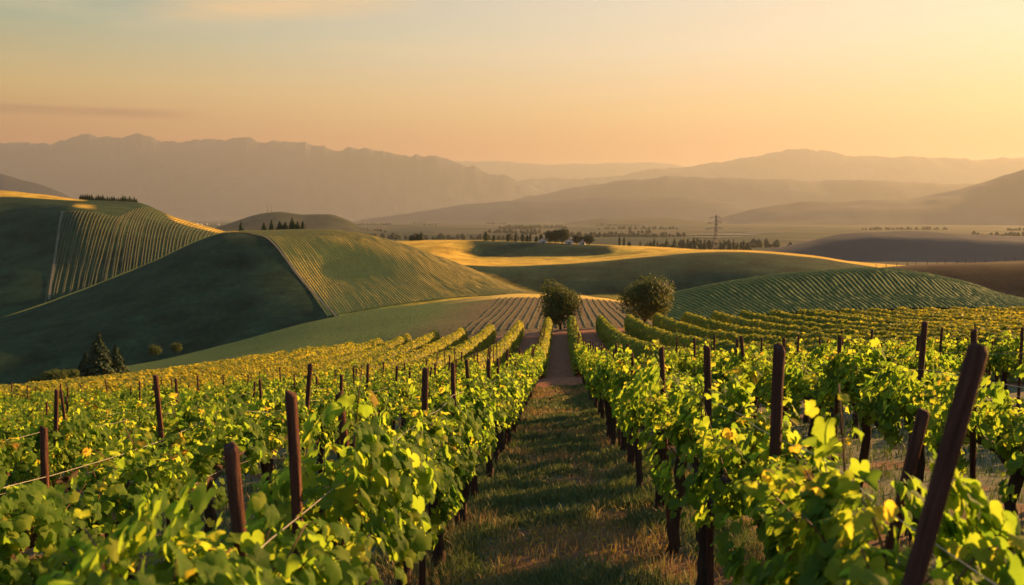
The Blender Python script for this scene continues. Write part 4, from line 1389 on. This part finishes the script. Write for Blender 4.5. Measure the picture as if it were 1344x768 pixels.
# tree-clump and cypress dots along the golden hill
rt = round_tree((0, 0, 0), 5.0, 10.5, 1.2, 41, None, n=2600, size=.42, r0=.3, name='oak_tree', leafm='dark_needle')
cy = cone_tree((0, 0, 0), 1.25, 7.2, 42, None, None, 700, .36, 'cypress_tree', True, .04)
cf = cone_tree((0, 0, 0), 2.4, 8.0, 43, None, None, 700, .5, 'conifer_tree')
first = {}
def put(proto, loc, sc, rz, label, group):
    if proto.name not in first:
        first[proto.name] = 1
        proto.location = loc; proto.scale = sc; proto.rotation_euler = (0, 0, rz)
        return tag(proto, label, 'tree', group)
    return copy_tree(proto, loc, sc, rz, label, 'tree', group)
def on_crest(hill, px, v):
    return hill.at(np.array(px, float), np.array(v, float))
G1 = 'trees on the golden hilltop'
for i, (px, hh, wd, lab) in enumerate([(722, 1.0, .95, 'dark broad tree, leftmost of the hilltop clump'), (738, 1.25, 1.25, 'biggest and tallest dark tree of the hilltop clump'), (729, 1.12, .9, 'dark tree squeezed between the two largest of the hilltop clump'),
                                      (757, .78, .7, 'smaller dark tree right of the biggest hilltop tree'), (765, .72, .6, 'slender dark tree between smaller ones of the hilltop clump'), (773, .82, .85, 'rightmost rounded dark tree of the hilltop clump')]):
    p = on_crest(E1, px, 3.35)
    put(rt, tuple(p - [0, 0, .4]), (wd, wd, hh), i * 1.3, lab, G1)
for i, (px, hh, wd) in enumerate([(638, .95, 1.6), (648, .65, 1.2), (667, .7, 1.3), (677, .9, 1.2), (686, .95, 1.1), (692, .8, 1.2), (696, .95, .8), (704, .7, 1.2), (710, .9, 1.5)]):
    p = on_crest(E1, px, 3.93)
    put(cy, tuple(p - [0, 0, .3]), (wd, wd, hh), i * .9, f'small dark cypress on the hill crest, {"first second third fourth fifth sixth seventh eighth ninth".split()[i]} from the left before the clump', 'cypresses left of the hilltop clump')
for i, (px, hh, wd) in enumerate([(813, 1.05, .8), (819, .95, .8), (826, .5, 1.2), (541, .6, 2.4), (548, .8, 1.7), (553, .9, 1.6)]):
    p = on_crest(E1, px, 3.95)
    lab = ['taller lone cypress right of the hilltop clump', 'second lone cypress close beside the taller one', 'stubby shrub-like cypress right of the lone pair', 'low wide tree of the trio where the front hill dips', 'middle tree of the trio where the front hill dips', 'right and tallest tree of the trio where the front hill dips'][i]
    put(cy, tuple(p - [0, 0, .3]), (wd, wd, hh), i * .7, lab, 'lone trees on the golden crest')
for i, (px, hh, wd) in enumerate([(317, .55, .55), (347, .5, .6), (357, .62, .6), (368, .55, .9), (375, .5, .8), (384, .7, .9), (391, .5, .8), (398, .55, .6)]):
    p = on_crest(HD, px, 4.1)
    put(cf, tuple(p - [0, 0, .5]), (wd, wd, hh), i, f'small conifer on the front hill crest, {"first second third fourth fifth sixth seventh eighth".split()[i]} from the left', 'conifers on the front hill crest')
rnd = random.Random(5)
for i, px in enumerate(np.linspace(108, 181, 26)):
    p = on_crest(HC, px, 5.05)
    s_ = rnd.uniform(.32, .55)
    put(cf, tuple(p - [0, 0, .4]), (s_ * 1.2, s_ * 1.2, s_), i, 'tiny dark conifer in the line along the left hilltop', 'conifer line on the left hilltop')
for i in range(34):
    px = 842 + i * 4.3 + rnd.uniform(-1.6, 1.6)
    d = rnd.uniform(1050, 1300)
    a_, _ = ray(px, 320)
    top_py = 314 + rnd.uniform(-2, 5) + abs(px - 930) * .02
    _, sz = ray(px, top_py)
    h_ = EYE + float(sz) * d - (VZ)
    s_ = h_ / 8.0
    put(cf if i % 3 else cy, (float(a_) * d, d, VZ), (s_ * rnd.uniform(.75, 1.1), s_ * rnd.uniform(.75, 1.1), s_), i, 'hazy tall conifer in the tree belt behind the golden ridge near the pylon', 'hazy conifers around the pylon')

# ------------------------------------------------------------------ farmhouse among the hilltop trees
def house(loc, w_, l_, h_, rz, label, windows=2):
    r_ = empty('farmhouse', loc, rz)
    mb = MB(); mb.box((0, 0, h_ / 2 - .5), (w_ / 2, l_ / 2, h_ / 2 + .5))
    for s_ in (-1, 1):
        mb.add([[-w_ / 2, s_ * l_ / 2, h_], [w_ / 2, s_ * l_ / 2, h_], [0, s_ * l_ / 2, h_ + w_ * .28]], [[0, 1, 2]])
    wl = link('wall', mb.mesh('wall', M['plaster'], False), r_)
    mb = MB()
    for s_ in (-1, 1):
        ang = math.atan(.56)
        c_, sn = math.cos(ang * s_), math.sin(ang * s_)
        rot = np.array([[c_, 0, sn], [0, 1, 0], [-sn, 0, c_]])
        mb.box((s_ * w_ * .27, 0, h_ + w_ * .14 + .08), (w_ * .33, l_ / 2 + .35, .10), rot)
    rf = link('roof', mb.mesh('roof', M['roof'], False), r_)
    mb = MB(); mb.box((w_ * .18, l_ * .2, h_ + w_ * .28), (.3, .3, .8)); link('chimney', mb.mesh('chimney', M['plaster'], False), rf)
    for k in range(windows):
        mb = MB(); mb.box((-w_ / 2 + w_ * (k + .5) / windows, -l_ / 2 - .02, h_ * .55), (.4, .04, .6)); link('window', mb.mesh('window', M['window'], False), r_)
    mb = MB(); mb.box((w_ * .05, -l_ / 2 - .02, 1.0), (.5, .05, 1.0)); link('door', mb.mesh('door', M['window'], False), r_)
    tag(r_, label, 'house')
for px, v, w_, l_, h_, rz, lab in [(712, 3.25, 5.5, 4, 2.0, .1, 'low pale farmhouse left of the hilltop tree clump'), (747, 3.2, 5, 4, 2.6, -.2, 'white farmhouse tucked in front of the biggest hilltop trees'), (764, 3.2, 4, 3.4, 2.0, .3, 'small white outbuilding right of the white farmhouse')]:
    p = on_crest(E1, px, v)
    house(tuple(p), w_, l_, h_, rz, lab)

# far woods and hedges scattered over the valley floor
rg = np.random.default_rng(91)
mb = MB()
for k in range(70):
    d0 = 1450 * (7.0 ** rg.random()); px0 = rg.uniform(-100, 1450)
    if 850 < px0 < 1050 and d0 > 1800:
        continue
    a_, _ = ray(px0, 300)
    c0 = np.array([float(a_) * d0, d0]); dr_ = rg.uniform(-.35, .35); L_ = rg.uniform(60, 380)
    for q in range(int(L_ / 9)):
        f = q * 9 - L_ / 2
        x_, y_ = c0 + f * np.array([math.cos(dr_), math.sin(dr_)]) + rg.normal(0, 5, 2)
        h_ = rg.uniform(6, 15); r_ = rg.uniform(4, 8)
        ring = np.linspace(0, 2 * np.pi, 7)[:-1]
        prof = [(0, .6), (.35, 1.0), (.7, .75), (1.0, .12)]
        V = np.concatenate([np.stack([x_ + np.cos(ring) * r_ * b * rg.uniform(.8, 1.2, 6), y_ + np.sin(ring) * r_ * b, np.full(6, VZ + h_ * a)], -1) for a, b in prof])
        i = np.arange(3)[:, None] * 6; j = np.arange(6)[None]; j2 = (j + 1) % 6
        mb.add(V, np.stack([i + j, i + j2, i + 6 + j2, i + 6 + j], -1).reshape(-1, 4))
tag(link('distant_woods', mb.mesh('distant_woods', M['hazy_wood'], False)), kind='stuff')

# a far village, a few pixels per house
mb = MB(); mb.box((0, 0, 3), (6, 5, 3.5))
for s_ in (-1, 1):
    mb.add([[-6.5, s_ * 5.5, 6], [6.5, s_ * 5.5, 6], [6.5, 0, 9.5], [-6.5, 0, 9.5]], [[0, 1, 2, 3]])
    mb.add([[s_ * 6.2, -5.2, 6], [s_ * 6.2, 5.2, 6], [s_ * 6.2, 0, 9.2]], [[0, 1, 2]])
vh = mb.mesh('village_house', M['plaster'], False)
for k in range(14):
    px0 = rg.uniform(236, 306); d0 = rg.uniform(4800, 6200)
    a_, _ = ray(px0, 290)
    o = link('village_house', vh, None, (float(a_) * d0, d0, VZ + 1)); o.rotation_euler = (0, 0, rg.uniform(0, 3)); o.scale = (1.5, 1.5, rg.uniform(1.2, 2.0))
    tag(o, 'tiny pale village house far away in the hazy valley', 'house', 'houses of the hazy village')

# ------------------------------------------------------------------ power pylon in the valley
def pylon(loc, H, label, rz=0.0):
    r_ = empty('power_pylon', loc, rz)
    def half(z):
        return np.interp(z / H, [0, .55, 1], [.085, .028, .012]) * H
    mb = MB()
    lv = np.array([0, .14, .27, .38, .48, .56, .63, .70, .77, .84, .91, 1.0]) * H
    th_ = H * .0042
    for sx in (-1, 1):
        for sy in (-1, 1):
            mb.tube([(sx * half(z), sy * half(z), z) for z in lv], th_ * 1.3, 4)
    for z0, z1 in zip(lv[:-1], lv[1:]):
        a, b = half(z0), half(z1)
        for s_ in (-1, 1):
            mb.tube([(-a, s_ * a, z0), (b, s_ * b, z1)], th_ * .7, 4); mb.tube([(a, s_ * a, z0), (-b, s_ * b, z1)], th_ * .7, 4)
            mb.tube([(s_ * a, -a, z0), (s_ * b, b, z1)], th_ * .7, 4); mb.tube([(s_ * a, a, z0), (s_ * b, -b, z1)], th_ * .7, 4)
    link('lattice_tower', mb.mesh('lattice_tower', M['steel'], False), r_)
    for z, wv in ((.70, .24), (.82, .20), (.93, .15)):
        mb = MB()
        for s_ in (-1, 1):
            for y_ in (-1, 1):
                h_ = half(z * H)
                mb.tube([(s_ * h_, y_ * h_, z * H), (s_ * wv * H, 0, z * H + .004 * H)], th_ * .8, 4)
                mb.tube([(s_ * h_, y_ * h_, (z + .045) * H), (s_ * wv * H, 0, z * H + .004 * H)], th_ * .8, 4)
        arm = link('cross_arm', mb.mesh('cross_arm', M['steel'], False), r_)
        for s_ in (-1, 1):
            mb = MB(); mb.tube([(s_ * wv * H * .97, 0, z * H), (s_ * wv * H * .97, 0, (z - .04) * H)], th_, 5)
            link('insulator', mb.mesh('insulator', M['steel'], False), arm)
    tag(r_, label, 'pylon')
a_, _ = ray(940, 300)
_, sz = ray(940, 282)
d = 1120
pylon((float(a_) * d, d, VZ), EYE + float(sz) * d - VZ, 'steel lattice power pylon rising above the hazy conifer belt', .25)

# little masts on the hazy hill
for i, (px, hh) in enumerate([(352, 19), (357, 13)]):
    p = on_crest(hz1, px, 2.0)
    mb = MB()
    H = hh * 1.7
    mb.tube([(0, 0, -2), (0, 0, H * .6), (0, 0, H)], [.9, .65, .4], 5)
    for k in range(4):
        mb.box((0, 0, H * (.62 + .1 * k)), (1.1 - .2 * k, .12, .12))
    o = link('antenna_mast', mb.mesh('antenna_mast', M['steel'], False), None, tuple(p))
    tag(o, ['taller thin mast on top of the small hazy hill', 'shorter thin mast right beside the taller mast'][i], 'mast')

# fence posts along the brown hill's crest
mbp = MB(); mbp.tube([(0, 0, -.4), (0, 0, .7), (0, 0, 1.4)], [.09, .085, .07], 6)
fm = mbp.mesh('fence_post', M['post'])
for i, px in enumerate(np.arange(1152, 1400, 13.0)):
    p = on_crest(HG, px + rnd.uniform(-2, 2), 3.0)
    if px < 1350:
        o = link('fence_post', fm, None, tuple(p))
        tag(o, 'tiny fence post on the crest of the brown ploughed hill', 'post', 'fence posts on the brown hill crest')

# ------------------------------------------------------------------ the air
HZ_TOP = 1640.0
bm_ = MB()
bm_.box((0, 6000, (HZ_TOP + VZ - 4) / 2), (36000, 36000, (HZ_TOP - VZ + 4) / 2))
m, tt, out = mat('haze')
pv = tt.node('ShaderNodeVolumePrincipled')
pv.inputs['Color'].default_value = (0.385, 0.415, 0.415, 1)
pv.inputs['Density'].default_value = 0.54e-4
pv.inputs['Anisotropy'].default_value = 0.33
tt.l.new(pv.outputs[0], out.inputs['Volume'])
hzo = link('haze', bm_.mesh('haze', m, False))
tag(hzo, kind='stuff')
